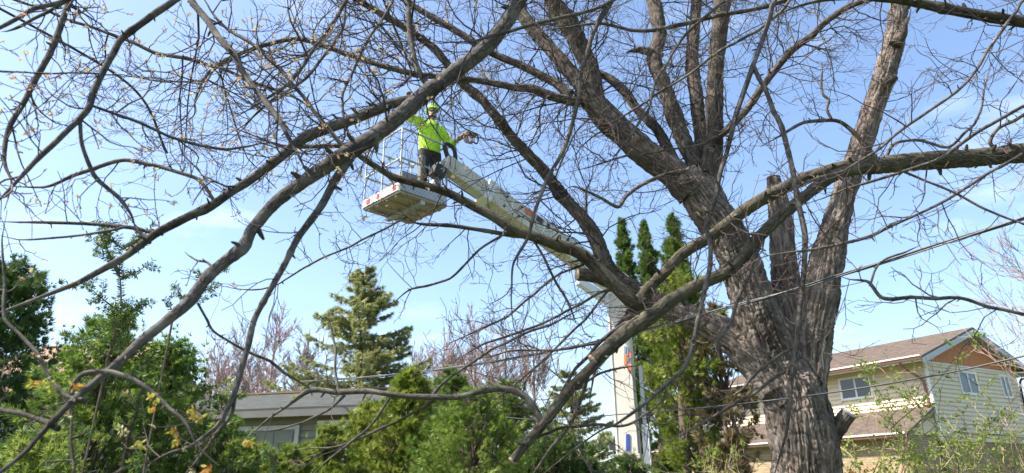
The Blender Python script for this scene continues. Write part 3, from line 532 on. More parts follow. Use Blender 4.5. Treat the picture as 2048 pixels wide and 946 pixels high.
# ------------------------------------------------------------------ twigs, buds and flower clusters
class Twigs:
    NP = 7
    def __init__(s): s.P = []; s.R = []; s.red_ = []; s.buds = []; s.tips = []; s.count = 0
    def grow(s, p, d, L, r, level, up=.10, wig=.22, red=False):
        n = s.NP-1; seg = L/n; P = np.empty((n+1, 3)); D = np.empty((n+1, 3)); P[0] = p; d = unit(d); D[0] = d; W = rng.normal(0, wig, (n, 3))
        for i in range(n):
            d = d+W[i]; d[2] += up*(i/n); d = d/math.sqrt(d@d); P[i+1] = P[i]+d*seg; D[i+1] = d
        if P[:, 1].min() < 1.7: return
        r = r*1.15; rad = np.linspace(r, max(.0016, r*.4), n+1); s.P.append(P); s.R.append(rad); s.red_.append(red or level == 0); s.count += 1
        s.tips.append((P[-1], D[-1], r))
        if rng.random() < .6: s.buds.append((P[-1], D[-1]))
        for i in range(1, n):
            if rng.random() < .4: s.buds.append((P[i]+rng.normal(0, .002, 3), unit(D[i]+rng.normal(0, .6, 3))))
        if level > 0:
            k = max(2, min(7, int(L/(.10 if level == 1 else .14))))
            for q in range(k):
                i = min(n-1, 1+int((q+rng.random()*.8)/k*n)); dd = D[i]; side = unit(np.cross(dd, rng.normal(0, 1, 3)))
                s.grow(P[i], dd*.75+side*rng.uniform(.5, .95), L*rng.uniform(.3, .55), max(.0013, rad[i]*.66), level-1, up, wig, red)
    def build(s, m0, m1, parent):
        P = np.array(s.P); Rr = np.array(s.R); red = np.array(s.red_)
        for sel, sides, mat, nm in ((~red & (Rr[:, 0] > .004), 6, m0, 'twigs'), (~red & (Rr[:, 0] <= .004), 4, m0, 'thin_twigs'), (red, 3, m1, 'fine_twigs')):
            if not sel.any(): continue
            V, F = batch_tubes(P[sel], Rr[sel], sides)
            MB().add(V, F).build(nm, mat, parent, kind='stuff', smooth=True)
    def on(s, b, per_m, L, r, level, t0=0, t1=1, up=.10, wig=.22, bias=(0, 0, 0), red=False, spur=.8):
        P = b.pts; seg = np.linalg.norm(np.diff(P, axis=0), axis=1); tot = seg.sum(); n = rng.poisson(per_m*tot*(t1-t0))
        for q in range(n):
            i = int((t0+(t1-t0)*rng.random())*(len(P)-2)); t = unit(P[i+1]-P[i]); side = unit(np.cross(t, rand_dirs(1)[0])+np.array(bias))
            pos = P[i]+side*b.r[i]*.8
            px = b.px[i]
            if px[0] < -250 or px[0] > 2300 or px[1] < -350 or px[1] > 1200: continue
            LL = L*rng.uniform(.4, 1.25); rr = min(r, b.r[i]*.7)*rng.uniform(.6, 1.1)
            s.grow(pos, t*rng.uniform(.1, .8)+side*spur, LL, rr, level, up, wig, red)
    def bud_mesh(s, share, size, mat, parent, name):
        B = s.buds if share >= 1 else [x for x in s.buds if rng.random() < share]
        if not B: return
        tv = np.array([[0, 0, -.1], [.3, 0, .3], [-.15, .26, .3], [-.15, -.26, .3], [0, 0, 1.]]); tf = [[0, 2, 1], [0, 3, 2], [0, 1, 3], [4, 1, 2], [4, 2, 3], [4, 3, 1]]
        pos = np.array([x[0] for x in B]); z = np.array([x[1] for x in B])
        MB().scatter(tv, tf, pos, frames(z), rng.uniform(.6, 1.3, len(B))*size, rng.random(len(B))).build(name, mat, parent, kind='stuff')

def spurs(names, per_m, parent, mat):
    PP, RR_ = [], []
    for nm in names:
        b = BR[nm]; tot = np.linalg.norm(np.diff(b.pts, axis=0), axis=1).sum()
        for q in range(rng.poisson(per_m*tot)):
            i = rng.integers(1, len(b.pts)-1); t = unit(b.pts[i+1]-b.pts[i]); sd = unit(np.cross(t, rng.normal(0, 1, 3))); d = unit(sd+t*rng.uniform(-.1, .7)); L = min(.045, b.r[i]*rng.uniform(.8, 2.4))+.006; r = min(.011, b.r[i]*rng.uniform(.14, .34))+.001
            PP.append(b.pts[i]+d*np.array([0, b.r[i]*.9, b.r[i]*.9+L*.6, b.r[i]*.9+L])[:, None]+rng.normal(0, .12*r, (4, 3))); RR_.append(np.array([r*1.7, r*1.25, r, r*.55]))
    MB().add(*batch_tubes(np.array(PP), np.array(RR_), 6)).build('spurs', mat, parent, kind='stuff', smooth=True)
spurs([t[0] for t in LIMBS if t[0][0] in 'AT'], 7, maple, M['branch']); spurs([t[0] for t in LIMBS if t[0][0] in 'LC'], 1.2, maple, M['limb'])
spurs([t[0] for t in NLIMBS], 6.5, nmaple, M['branch'])
tw = Twigs()
for n in ('L1c', 'L1d', 'C1', 'L1b'): tw.on(BR[n], 1.5, 1.7, .011, 3, .2, wig=.16)
for n in ('L2', 'L6', 'L4', 'L3'): tw.on(BR[n], .8, 1.4, .010, 3, .3, wig=.16)
for n in ('L1', 'L1a', 'L1b'): tw.on(BR[n], 4.5, 1.1, .010, 2)
for n in ('L3', 'L4', 'L5'): tw.on(BR[n], 5, 1.0, .009, 2, .25)
for n in ('L2', 'L6'): tw.on(BR[n], 7, .9, .008, 2, .1)
for n in ('L1c', 'L1d'): tw.on(BR[n], 7, .95, .0095, 2, .05)
tw.on(BR['C1'], 6.5, 1.05, .0095, 2, .15)
tw.on(BR['t_right'], 2.6, .7, .006, 2, .45); tw.on(BR['t_lower'], 8, .6, .005, 1, .45); tw.on(BR['C2'], 12, .4, .004, 1)
tw.on(BR['L3k'], 10, .5, .004, 1); tw.on(BR['t_crown'], 18, .6, .005, 1); tw.on(BR['t_left'], 2.5, .6, .005, 1, .5)
tw.build(M['twig'], M['red_twig'], maple)
tw.bud_mesh(.22, .012, M['bud'], maple, 'buds')

ta = Twigs()
for n in ('A1', 'A2', 'T5', 'T2', 'T6', 'T11', 'T12'): ta.on(BR[n], 1.8, .85, .006, 3, 0, .6, wig=.16)
for n in ('A1', 'A2'): ta.on(BR[n], 9.0, .46, .0045, 2, 0, .66, up=.05)
for n in ('T5', 'T2', 'T1', 'T11', 'T6', 'T7', 'T12', 'T13', 'T14', 'T15', 'T10'): ta.on(BR[n], 8.5, .40, .0042, 2)
for n in ('T3', 'T4', 'T8', 'T8b', 'T9', 'T9b', 'A3'): ta.on(BR[n], 7, .30, .003, 1)
for n in ('A6', 'A7', 'A5', 'A9', 'A8', 'A3b'): ta.on(BR[n], 4.5, .18, .0026, 1)
ta.build(M['twig'], M['red_twig'], maple)
ta.bud_mesh(.45, .0085, M['bud'], maple, 'buds')
# loose tan and green flower clusters opening on the near left twigs
fl = MB(); tvq = np.array([[0, 0, 0], [.22, .05, .5], [0, 0, 1.], [-.22, .05, .5]]); tfq = [[0, 1, 2, 3]]
cl = [t for t in ta.tips if t[0][0] < -.05 and rng.random() < .28] + [(x[0], x[1], 0) for x in ta.buds if x[0][0] < -.3 and rng.random() < .05]
for p, d, r in cl:
    k = rng.integers(5, 12); dirs = unit(d)+rng.normal(0, .75, (k, 3)); tn = np.clip(rng.normal(.5, .22), 0, 1)
    fl.scatter(tvq, tfq, np.repeat(p[None], k, 0)+rng.normal(0, .004, (k, 3)), frames(dirs), rng.uniform(.010, .022, k), np.clip(tn+rng.normal(0, .15, k), 0, 1))
ol = MB(); M['opening'] = leaf_mat('opening_leaf_buds', (.50, .15, .04), (.45, .34, .06), (.38, .42, .08), .4)
for (cx, cy) in ((66, 766), (92, 764), (104, 770), (300, 818), (306, 796), (347, 862), (352, 880), (386, 826), (392, 834), (400, 840), (418, 938), (498, 882), (278, 886), (150, 772)):
    p = PX(cx, cy, 2.42); k = 14; tn = rng.uniform(.2, .9)
    ol.scatter(tvq, tfq, np.repeat(p[None], k, 0)+rng.normal(0, .007, (k, 3)), frames(rng.normal(0, .8, (k, 3))-[0, 0, .5]), rng.uniform(.014, .030, k), np.clip(tn+rng.normal(0, .25, k), 0, 1))
ol.build('opening_leaf_buds', M['opening'], maple, kind='stuff')
fl.build('flower_clusters', M['flower'], maple, kind='stuff')

tbn = Twigs()
for n in ('B10', 'B3', 'B9', 'B12'): tbn.on(BR[n], 1.5, .8, .0055, 3, .1, wig=.16)
for n in ('B10', 'B11', 'B12', 'B13', 'B14', 'B9', 'B9b', 'B25'): tbn.on(BR[n], 8.0, .48, .0038, 2)
for n in ('B4', 'B5'): tbn.on(BR[n], 9.0, .40, .0036, 2)
for n in ('B3', 'B3b', 'B7'): tbn.on(BR[n], 7, .42, .0038, 2, .1)
for n in ('B18', 'B19', 'B20', 'B8', 'B3c'): tbn.on(BR[n], 8, .42, .0036, 2)
tbn.on(BR['B1'], 9, .45, .0038, 1, .2); tbn.on(BR['B2'], 10, .45, .0038, 1, .3); tbn.on(BR['B2'], 26, .22, .003, 1, .55, .78, red=True)
tbn.on(BR['B1'], 28, .25, .003, 1, .55, .8, red=True); tbn.on(BR['B2b'], 22, .48, .0042, 2, .35, .8); tbn.on(BR['B6'], 8, .36, .0036, 1); tbn.on(BR['B6'], 26, .4, .0036, 1, 0, .22)
tbn.on(BR['B17'], 14, .25, .003, 1, .4)
for n in ('B26', 'B27', 'B28', 'B29', 'B30', 'B33', 'B34', 'B35', 'B36', 'B37'): tbn.on(BR[n], 9, .38, .0034, 2)
for n in ('B31', 'B32', 'B15', 'B16', 'B21', 'B22', 'B23', 'B24'): tbn.on(BR[n], 7, .3, .003, 1)
tbn.on(BR['B'], 3, .45, .0036, 2, .2)
tbn.build(M['twig'], M['red_twig'], nmaple)
tbn.bud_mesh(.5, .008, M['bud'], nmaple, 'buds')


# ------------------------------------------------------------------ foliage of the evergreens
M['arbor_far'] = leaf_mat('arborvitae_foliage', (.045, .095, .016), (.10, .175, .03), (.20, .25, .05), .45)
M['arbor_gold'] = leaf_mat('golden_arborvitae_foliage', (.075, .125, .018), (.17, .23, .032), (.30, .31, .065), .45)
M['arbor_near'] = leaf_mat('globe_arborvitae_foliage', (.065, .13, .02), (.15, .235, .036), (.30, .33, .09), .42)
M['dark_green'] = leaf_mat('dark_evergreen_foliage', (.03, .068, .02), (.055, .108, .03), (.13, .18, .045), .4)
M['yew'] = leaf_mat('yew_needles', (.055, .115, .02), (.12, .20, .036), (.26, .31, .07), .45, .45)
M['spruce'] = leaf_mat('spruce_needles', (.13, .155, .065), (.22, .25, .092), (.34, .34, .13), .45)
M['brown_needles'] = leaf_mat('dry_brown_foliage', (.10, .075, .035), (.16, .12, .055), (.20, .17, .08), .3)
M['old_bark'] = bark_mat('conifer_bark', (.06, .045, .035), (.12, .09, .07), (.2, .16, .13), 50, .15, .01)
M['grey_twig'] = plain('grey_twigs', (.24, .185, .16), .9, .25, .6)
M['pink_twig'] = plain('pinkish_twigs', (.29, .205, .18), .9, .2, .6)
M['tan_twig'] = plain('tan_shrub_stems', (.30, .22, .13), .85, .35, 3)
M['spring_leaf'] = leaf_mat('young_spring_leaf', (.16, .24, .03), (.24, .33, .05), (.34, .40, .09), .5, .5)
M['orange_leaf'] = leaf_mat('orange_young_leaf', (.42, .16, .04), (.5, .22, .05), (.4, .3, .06), .4, .5)

def fan_template(blades, spread, width, sub=True):
    """flat fan-shaped spray of narrow blades in the xz plane, length 1, slightly cupped"""
    V, F = [], []
    for i in range(blades):
        a = (i/(blades-1)-.5)*spread if blades > 1 else 0; L = 1-.35*abs(a)/(spread/2+1e-6)
        d = np.array([math.sin(a), .18*math.cos(i*2.1), math.cos(a)]); n = np.array([math.cos(a), 0, -math.sin(a)]); b0 = np.array([0, 0, .0])
        k = len(V); st = .12*(i % 2)+.04
        V += [d*st*L+n*width, d*L, d*st*L-n*width]; F.append([k, k+1, k+2])
    return np.array(V), F
FAN5 = fan_template(6, 1.7, .085); FAN7 = fan_template(8, 1.8, .06)

def evergreen(name, label, base, h, profile, n, size, mat, seed, up=.9, tmpl=FAN5, cat='shrub', group=None, trunk_r=.08, jit=.45, z0=0.0, tint_shift=0, lobe=.28, squash=1.0, stems=1, plume=1.0, per=34):
    """crown of many feathery plumes: each plume carries its own sprays from inside the crown out to a pointed tip"""
    t = thing(name, base, label, cat, group); base = np.asarray(base, float); g = np.random.default_rng(seed); m = max(20, n//per)
    f = g.random(m)**.85; th = g.random(m)*2*math.pi; R = profile(f); q = np.stack([np.cos(th)*2.2, np.sin(th)*2.2, f*h*1.6], 1)+seed*3.7
    R = R*(1+lobe*noise3(q)+g.normal(0, lobe*.35, m)); dep = 1-np.abs(g.normal(0, .22, m)); r = np.maximum(R*np.clip(dep, .2, 1.1), .01)
    o = np.stack([np.cos(th), np.sin(th), 0*th], 1); tip = np.stack([r*np.cos(th), r*np.sin(th)*squash, f*h], 1)+np.array([0, 0, z0])+base
    ax = o*.75+np.array([0, 0, up])+g.normal(0, .28, (m, 3)); ax /= np.linalg.norm(ax, axis=1)[:, None]
    Rm = float(np.max(profile(np.linspace(0, 1, 20)))); pl_ = Rm*plume*g.uniform(.35, .85, m); ptint = .5+.26*noise3(tip*1.7+seed)+g.normal(0, .10, m)
    s = g.random((m, per))**.8; lat = g.normal(0, 1, (m, per, 3))*(pl_[:, None]*.20*(1.08-s)**.8)[:, :, None]
    p = (tip[:, None, :]-ax[:, None, :]*(pl_[:, None]*(.75-s))[:, :, None]+lat).reshape(-1, 3); k = len(p)
    d = np.repeat(ax, per, 0)+lat.reshape(-1, 3)/(np.repeat(pl_, per)*.2)[:, None]*.45+g.normal(0, jit*.6, (k, 3))
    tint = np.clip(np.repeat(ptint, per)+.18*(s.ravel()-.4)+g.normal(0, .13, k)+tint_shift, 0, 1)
    keep = p[:, 2] > base[2]+.05; p, d, tint = p[keep], d[keep], tint[keep]; k = len(p)
    MB().scatter(tmpl[0], tmpl[1], p, frames(d), g.uniform(.6, 1.25, k)*size, tint).build('foliage', mat, t, kind='stuff')
    for j in range(stems):
        a = g.uniform(0, 6.28); off = np.array([math.cos(a), math.sin(a), 0])*(.25*(stems > 1))
        pts = np.array([base+off+[0, 0, -.1], base+off*.8+[.03, 0, h*.3], base+off*.4+[-.02, .02, h*.6], base+[0, 0, h*.93+z0]])
        S = smooth_path(np.column_stack([pts, [trunk_r*1.2, trunk_r, trunk_r*.6, .012]]), .12)
        MB().tube(S[:, :3], S[:, 3], 9, lump=.05).build('trunk' if stems == 1 else 'stem', M['old_bark'], t, smooth=True)
    mb = MB()
    for i in g.permutation(m)[:200]:
        e = tip[i]; s0 = base+np.array([0, 0, max(.05, (e[2]-base[2])*g.uniform(.55, .9))]); mb.tube(np.array([s0, (s0+e)/2+g.normal(0, .04, 3), e]), [.012, .008, .002], 4)
    mb.build('twigs', M['old_bark'], t, kind='stuff')
    return t
def gz(p): return float(ground_z(p[0], p[1]))
def spot(px, Y, py=946):
    p = PX(px, py, Y); return np.array([p[0], Y, gz((p[0], Y))])
def top_h(px, py, Y):
    p = PX(px, py, Y); return p[2]-gz((p[0], Y))
col_prof = lambda w, belly=.35: (lambda t: w*np.clip(np.where(t < belly, .72+.28*t/belly, np.sqrt(np.clip(1-((t-belly)/(1-belly))**1.7, 0, 1))), .03, 1))
ball_prof = lambda w: (lambda t: w*np.sqrt(np.clip(1-(2*t*.96-.92)**2, .02, 1)))
spire_prof = lambda w: (lambda t: w*np.clip(np.where(t < .25, .75+t, np.clip(1-((t-.25)/.75)**(1.6 if w > .5 else 3.4), 0, 1)), .04, 1))
cone_prof = lambda w: (lambda t: w*np.clip(1-t, .02, 1)**.8)

# three tall columns behind the mast, with leaning stems bare at the foot
for i, (px, py, Y, w, lab) in enumerate([
    (1243, 440, 17.6, .40, 'tall narrow green arborvitae, leftmost of the three columns behind the white mast'),
    (1287, 447, 17.2, .42, 'tall narrow green arborvitae, middle of the three columns behind the white mast'),
    (1343, 436, 16.6, .72, 'tall full arborvitae, rightmost and widest of the three columns beside the maple trunk')]):
    b = spot(px, Y, py); h = top_h(px, py, Y)
    evergreen('arborvitae_tree', lab, b, h-.9, spire_prof(w), 8000 if i < 2 else 10000, .13, M['arbor_far'], 20+i, up=1.3, tmpl=FAN5, cat='tree', group='tall arborvitae columns', z0=.9, trunk_r=.10, jit=.4, lobe=.35, tint_shift=-.05)
evergreen('arborvitae_tree', 'loose yellowish arborvitae with bare stems and brown patches left of the maple trunk', spot(1390, 14.6), 4.1, col_prof(.8, .5), 4600, .15, M['arbor_gold'], 31, up=.8, cat='tree', z0=.95, trunk_r=.11, jit=.6, lobe=.6, stems=3)
evergreen('arborvitae_tree', 'thin brown drying arborvitae right against the maple trunk', spot(1470, 14.0), 3.4, col_prof(.62, .5), 2600, .16, M['brown_needles'], 32, up=.5, cat='tree', z0=.8, trunk_r=.06, jit=.7, lobe=.7, stems=2)

# the sharp rounded shrub low in the middle and the darker ones beside it
evergreen('globe_arborvitae', 'rounded bright green arborvitae shrub under the horizontal maple branch', spot(945, 5.6), top_h(955, 783, 5.6), ball_prof(.56), 16500, .048, M['arbor_near'], 41, up=.55, tmpl=FAN7, jit=.6, lobe=.3, trunk_r=.05, plume=.42, per=20, tint_shift=.06)
evergreen('evergreen_shrub', 'low dark green shrub left of the white mast foot', spot(1115, 9.0), top_h(1120, 868, 9.0), ball_prof(.72), 7000, .10, M['dark_green'], 42, up=.5, jit=.6, tint_shift=.2)
evergreen('evergreen_shrub', 'small green shrub in front of the foot of the white mast', spot(1262, 11.5), top_h(1262, 912, 11.5), ball_prof(.45), 2600, .10, M['dark_green'], 43, up=.5, tint_shift=.15)
# arborvitae row in front of the bungalow
for i, (px, py, Y, w, n, mat, lab) in enumerate([
    (655, 858, 11.5, .6, 5500, 'arbor_gold', 'yellow-green arborvitae in front of the bungalow window, leftmost of its row'),
    (748, 812, 12.5, .75, 8000, 'arbor_gold', 'bushy yellow-green arborvitae below the tall spruce'),
    (822, 745, 11.0, .58, 7500, 'arbor_gold', 'tall bright arborvitae left of the rounded shrub, feathery pointed top'),
    (905, 742, 15.0, .70, 6000, 'arbor_far', 'arborvitae behind the rounded shrub with a ragged green top'),
    (1010, 765, 15.0, .80, 6000, 'arbor_far', 'green arborvitae right behind the rounded shrub, rightmost of its row'),
    (515, 893, 10.5, .42, 3200, 'arbor_gold', 'small loose evergreen just before the middle of the garage door'),
    (585, 898, 9.5, .45, 3500, 'arbor_gold', 'short yellow-green shrub before the bungalow garage door')]):
    evergreen('arborvitae_shrub', lab, spot(px, Y, py), top_h(px, py, Y), col_prof(w, .3), n, .11, M[mat], 50+i, up=.7, jit=.6, lobe=.5, group='arborvitae row before the bungalow')
# dark mass on the left
evergreen('arborvitae_tree', 'dark green conical arborvitae at the left edge', spot(22, 8.2, 540), top_h(22, 538, 8.2), col_prof(.95, .3), 13000, .10, M['dark_green'], 60, up=1.0, cat='tree', lobe=.4, tint_shift=.05)
for i, (px, py, Y, w, n, ts, lab) in enumerate([
    (205, 640, 6.4, .72, 10000, .10, 'tall dark yew bush with a pointed top left of the bungalow'),
    (335, 690, 7.2, .70, 9000, -.02, 'dark yew bush close beside the bungalow roof end'),
    (440, 850, 6.8, .5, 5000, .02, 'low dark yew bush before the bungalow garage door'),
    (95, 880, 5.2, .55, 5000, .25, 'low yellow-green yew bush at the bottom left corner')]):
    evergreen('yew_bush', lab, spot(px, Y, (py+946)/2), top_h(px, py, Y), col_prof(w, .35), n, .075, M['yew'], 70+i, up=.4, jit=.8, lobe=.55, tint_shift=ts, group='yew bushes on the left')

# upright yew shoots with single needles
def yew_shoot(mb, wood, p, d, L, level=2):
    n = max(4, int(L/.02)); P = [np.array(p, float)]; d = unit(d)
    for i in range(n): d = unit(d+rng.normal(0, .06, 3)+np.array([0, 0, .03])); P.append(P[-1]+d*L/n)
    P = np.array(P); wood.tube(P, np.linspace(.0035*(1+level), .0012, n+1), 5)
    k = int(L/.0026); tt = rng.random(k)*.97+.03; idx = (tt*n).astype(int); pos = P[np.clip(idx, 0, n)]+(P[np.clip(idx+1, 0, n)]-P[np.clip(idx, 0, n)])*((tt*n-idx)[:, None])
    D = unit(P[-1]-P[0]); side = unit(np.cross(D, [0.2, -1, .1])); sg = np.where(np.arange(k) % 2, 1, -1)[:, None]
    dirs = side*sg*1.0+D*.45+rng.normal(0, .22, (k, 3))
    tv = np.array([[0, 0, 0], [.12, 0, .45], [0, 0, 1.], [-.12, 0, .45]]); mb.scatter(tv, [[0, 1, 2, 3]], pos, frames(dirs), rng.uniform(.024, .038, k), np.clip(rng.normal(.5, .2, k), 0, 1))
    if level > 0:
        for q in range(int(L/.055)):
            i = rng.integers(1, n); yew_shoot(mb, wood, P[i], D*.6+side*rng.choice([-1, 1])*.8+rng.normal(0, .3, 3), L*rng.uniform(.2, .42), level-1)
for (x0, y0, x1, y1, Y, L, lab) in [
    (215, 720, 285, 490, 4.2, .80, 'upright yew branch with spread needles against the sky'),
    (255, 880, 285, 760, 3.4, .30, 'short yew sprig crossing behind the thick bare branch'),
    (150, 930, 105, 790, 3.2, .34, 'bright yew sprig below the branch fork at lower left'),
    (520, 1000, 545, 880, 3.6, .32, 'small yew sprig at the bottom edge before the garage door'),
    (345, 640, 410, 520, 4.6, .5, 'thin yew branch reaching to the right behind the bare limb')]:
    a, b = PX(x0, y0, Y), PX(x1, y1, Y); base = np.array([a[0], a[1], 0.]); t = thing('yew_shrub', base, lab, 'shrub', 'loose yew branches on the left')
    mb, wd = MB(), MB(); L = float(np.linalg.norm(b-a)); yew_shoot(mb, wd, a, b-a, L, 2)
    wd.tube(smooth_path(np.array([[base[0], base[1]+.05, -.05], [base[0]-.04, base[1]+.03, a[2]*.5], a]), .08), .008, 6)
    mb.build('needles', M['yew'], t, kind='stuff'); wd.build('stem', M['old_bark'], t)

# the spruce beyond the bungalow
def spruce(px, py, Y, wpx, lab, n_whorl=17, seed=1, bottom=.12):
    b = spot(px, Y, py); h = top_h(px, py, Y); t = thing('spruce_tree', b, lab, 'tree'); R = wpx/2*Y/FPX
    S = smooth_path(np.array([[*(b+[0, 0, -.1]), .16], [*(b+[0, 0, h*.5]), .09], [*(b+[0, 0, h]), .012]]), .3); MB().tube(S[:, :3], S[:, 3], 10).build('trunk', M['old_bark'], t, smooth=True)
    wood, mb = MB(), MB(); pos, dirs, tint = [], [], []
    for w in range(n_whorl):
        f = bottom+(1-bottom)*(w/n_whorl)**.92; z = h*f; L = R*(1-f)**.85*1.15+.12
        for k in range(rng.integers(5, 8)):
            a = rng.uniform(0, 6.283); o = np.array([math.cos(a), math.sin(a), 0]); LL = L*rng.uniform(.7, 1.15); st = b+np.array([0, 0, z+rng.uniform(-.1, .1)])
            s = np.linspace(0, 1, 7); P = st+o*(s*LL)[:, None]+np.array([0, 0, 1.])*((-.12*s+.34*s*s)*LL)[:, None]
            wood.tube(P, np.linspace(.02, .005, 7), 4)
            m = int(58*LL)+8; tt = rng.random(m)**.7; i = np.minimum((tt*6).astype(int), 5); q = P[i]+(P[i+1]-P[i])*((tt*6-i)[:, None])
            sd = np.cross(o, [0, 0, 1]); side = rng.choice([-1, 1], m)[:, None]*sd; ln = .22*(1-.6*tt)*LL*rng.random(m)
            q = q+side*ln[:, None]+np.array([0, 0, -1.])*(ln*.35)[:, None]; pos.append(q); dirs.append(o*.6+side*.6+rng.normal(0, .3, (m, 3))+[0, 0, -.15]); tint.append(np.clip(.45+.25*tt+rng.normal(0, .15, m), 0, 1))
    pos, dirs, tint = np.vstack(pos), np.vstack(dirs), np.concatenate(tint)
    mb.scatter(FAN5[0], FAN5[1], pos, frames(dirs), rng.uniform(.12, .23, len(pos)), tint)
    wood.build('branches', M['old_bark'], t, kind='stuff'); mb.build('foliage', M['spruce'], t, kind='stuff'); return t
spruce(732, 528, 21, 400, 'pointed spruce rising behind the bungalow roof', 26)
spruce(1140, 735, 27, 260, 'pale spruce half hidden behind branches left of the white mast', 14)

# ------------------------------------------------------------------ bare trees far behind
def bare_tree(px, py, Y, wpx, lab, mat, group, seed, dens=1.0, lean=0, tk=1.0):
    b = spot(px, Y, py); h = top_h(px, py, Y); t = thing('bare_tree', b, lab, 'tree', group); R = wpx/2*Y/FPX; g = np.random.default_rng(seed)
    trunk, crown = MB(), MB(); S = smooth_path(np.array([[*(b+[0, 0, -.1]), .14*tk], [*(b+[lean*.3, 0, h*.35]), .10*tk], [*(b+[lean*.7, 0, h*.7]), .05*tk], [*(b+[lean, 0, h*.86]), .012]]), .4)
    trunk.tube(S[:, :3], S[:, 3], 8); trunk.build('trunk', mat, t, smooth=True)
    PP, RR_ = [], []
    def grow(p, d, L, r, lv):
        n = 3; P = np.empty((4, 3)); P[0] = p; d = d/math.sqrt(d@d); W = g.normal(0, .14, (n, 3)); D = [d]
        for i in range(n): d = d+W[i]; d[2] += .15; d = d/math.sqrt(d@d); P[i+1] = P[i]+d*L/n; D.append(d)
        PP.append(P); RR_.append(np.linspace(r, max(r*.5, .011*tk), n+1))
        if lv > 0:
            for q in range(int((4.4 if lv > 1 else 3.4)*dens)):
                i = g.integers(1, n+1); f = g.random(); e = g.normal(0, .46, 3); grow(P[i-1]+(P[i]-P[i-1])*f, D[i]+e, L*g.uniform(.35, .6), max(.014*tk, r*.6), lv-1)
    for q in range(int(30*dens)):
        f = g.uniform(.15, .95); i = int(f*(len(S)-1)); a = g.uniform(0, 6.283); o = np.array([math.cos(a), math.sin(a), 0])
        grow(S[i, :3], o*.9+[0, 0, .85], min(R*1.7, h*.6)*(1.1-f*.7)*g.uniform(.7, 1.1), .035*tk*(1.1-f), 3 if f < .7 else 2)
    crown.add(*batch_tubes(np.array(PP), np.array(RR_), 3)); crown.build('crown', mat, t, kind='stuff'); return t
for i, (px, py, w, Y, m, lab) in enumerate([
    (450, 640, 130, 38, 'pink_twig', 'pale bare tree seen beside the thick branch, leftmost of the far bare trees'),
    (505, 615, 130, 40, 'grey_twig', 'pale bare tree left of the tall spruce, second from the left'),
    (560, 590, 150, 37, 'pink_twig', 'tall bare tree with rising twigs just left of the spruce'),
    (625, 605, 140, 39, 'grey_twig', 'bare tree close behind the left side of the spruce'),
    (835, 660, 110, 42, 'grey_twig', 'small bare tree just right of the spruce'),
    (890, 615, 140, 39, 'pink_twig', 'bare pinkish tree right of the spruce, rounded top'),
    (950, 590, 150, 37, 'pink_twig', 'tallest bare pinkish tree between the spruce and the mast'),
    (1010, 610, 140, 38, 'pink_twig', 'bare pinkish tree, second left of the pale far spruce'),
    (1065, 640, 130, 40, 'grey_twig', 'bare grey tree just left of the pale far spruce')]):
    bare_tree(px, py, Y, w, lab, M[m], 'bare trees beyond the gardens', 100+i, 1.2)
bare_tree(2105, 285, 15, 420, 'fine-twigged bare tree at the right edge beside the house roof', M['grey_twig'], 'bare trees by the house', 120, 1.3, tk=.45)

# ------------------------------------------------------------------ leafing and bare shrubs before the house
def leafy_shrub(name, lab, base, reach, height, n_stem, leaf_share, mat, seed, aim=None, thick=.012, group=None, leafsize=.045):
    g = np.random.default_rng(seed); t = thing(name, base, lab, 'shrub', group); wood = MB(); L_ = []
    PP, RR_ = [], []
    def grow(p, d, L, r, lv):
        n = 6; P = np.empty((7, 3)); P[0] = p; d = unit(d); D = [d]; W = g.normal(0, .17, (n, 3))
        for i in range(n): d = d+W[i]; d[2] += .04 if lv else 0; d = d/math.sqrt(d@d); P[i+1] = P[i]+d*L/n; D.append(d)
        PP.append(P); RR_.append(np.linspace(r, max(.0025, r*.4), n+1))
        if lv <= 1:
            for i in range(1, n+1):
                if g.random() < leaf_share: L_.append((P[i], D[i]))
        if lv > 0:
            for q in range(4 if lv > 1 else 3):
                i = g.integers(2, n+1); grow(P[i], D[i]*.8+g.normal(0, .55, 3), L*g.uniform(.35, .6), max(.003, r*.55), lv-1)
    for k in range(n_stem):
        a = g.uniform(0, 6.283); o = np.array([math.cos(a)*reach, math.sin(a)*reach*.6, height]); grow(np.asarray(base)+g.normal(0, .12, 3)*[1, 1, 0], o+(aim if aim is not None else 0), np.linalg.norm(o)*g.uniform(.55, .95), thick*g.uniform(.7, 1.2), 3)
    wood.add(*batch_tubes(np.array(PP), np.array(RR_), 3)); wood.build('stems', M['tan_twig'], t, kind='stuff')
    if L_:
        pos, dr = [], []
        for p, d in L_:
            for q in range(g.integers(3, 7)): pos.append(p+g.normal(0, .02, 3)); dr.append(unit(d)*.6+g.normal(0, .6, 3)+[0, 0, .25])
        pos, dr = np.array(pos), np.array(dr); tv = np.array([[0, 0, 0], [.3, .08, .4], [.22, .1, .75], [0, 0, 1.], [-.22, .1, .75], [-.3, .08, .4]]); tf = [[0, 1, 2, 3], [0, 3, 4, 5]]
        MB().scatter(tv, tf, pos, frames(dr), g.uniform(.6, 1.3, len(pos))*leafsize, np.clip(g.normal(.5, .2, len(pos)), 0, 1)).build('leaves', mat, t, kind='stuff')
    return t
leafy_shrub('leafing_shrub', 'tall shrub with fresh yellow-green leaves right of the maple trunk', spot(1745, 9.3, 850), .8, 2.1, 9, .28, M['spring_leaf'], 201, thick=.016, aim=np.array([.15, 0, .3]))
leafy_shrub('leafing_shrub', 'spreading shrub with sparse yellow-green leaves before the house corner', spot(1850, 10.5, 850), 1.0, 1.75, 5, .30, M['spring_leaf'], 202, thick=.012, aim=np.array([0, 0, .25]))
leafy_shrub('leafing_shrub', 'small shrub with orange and green young leaves below the porch roof', spot(1775, 8.4, 900), .4, 1.2, 7, .5, M['orange_leaf'], 203, leafsize=.035)
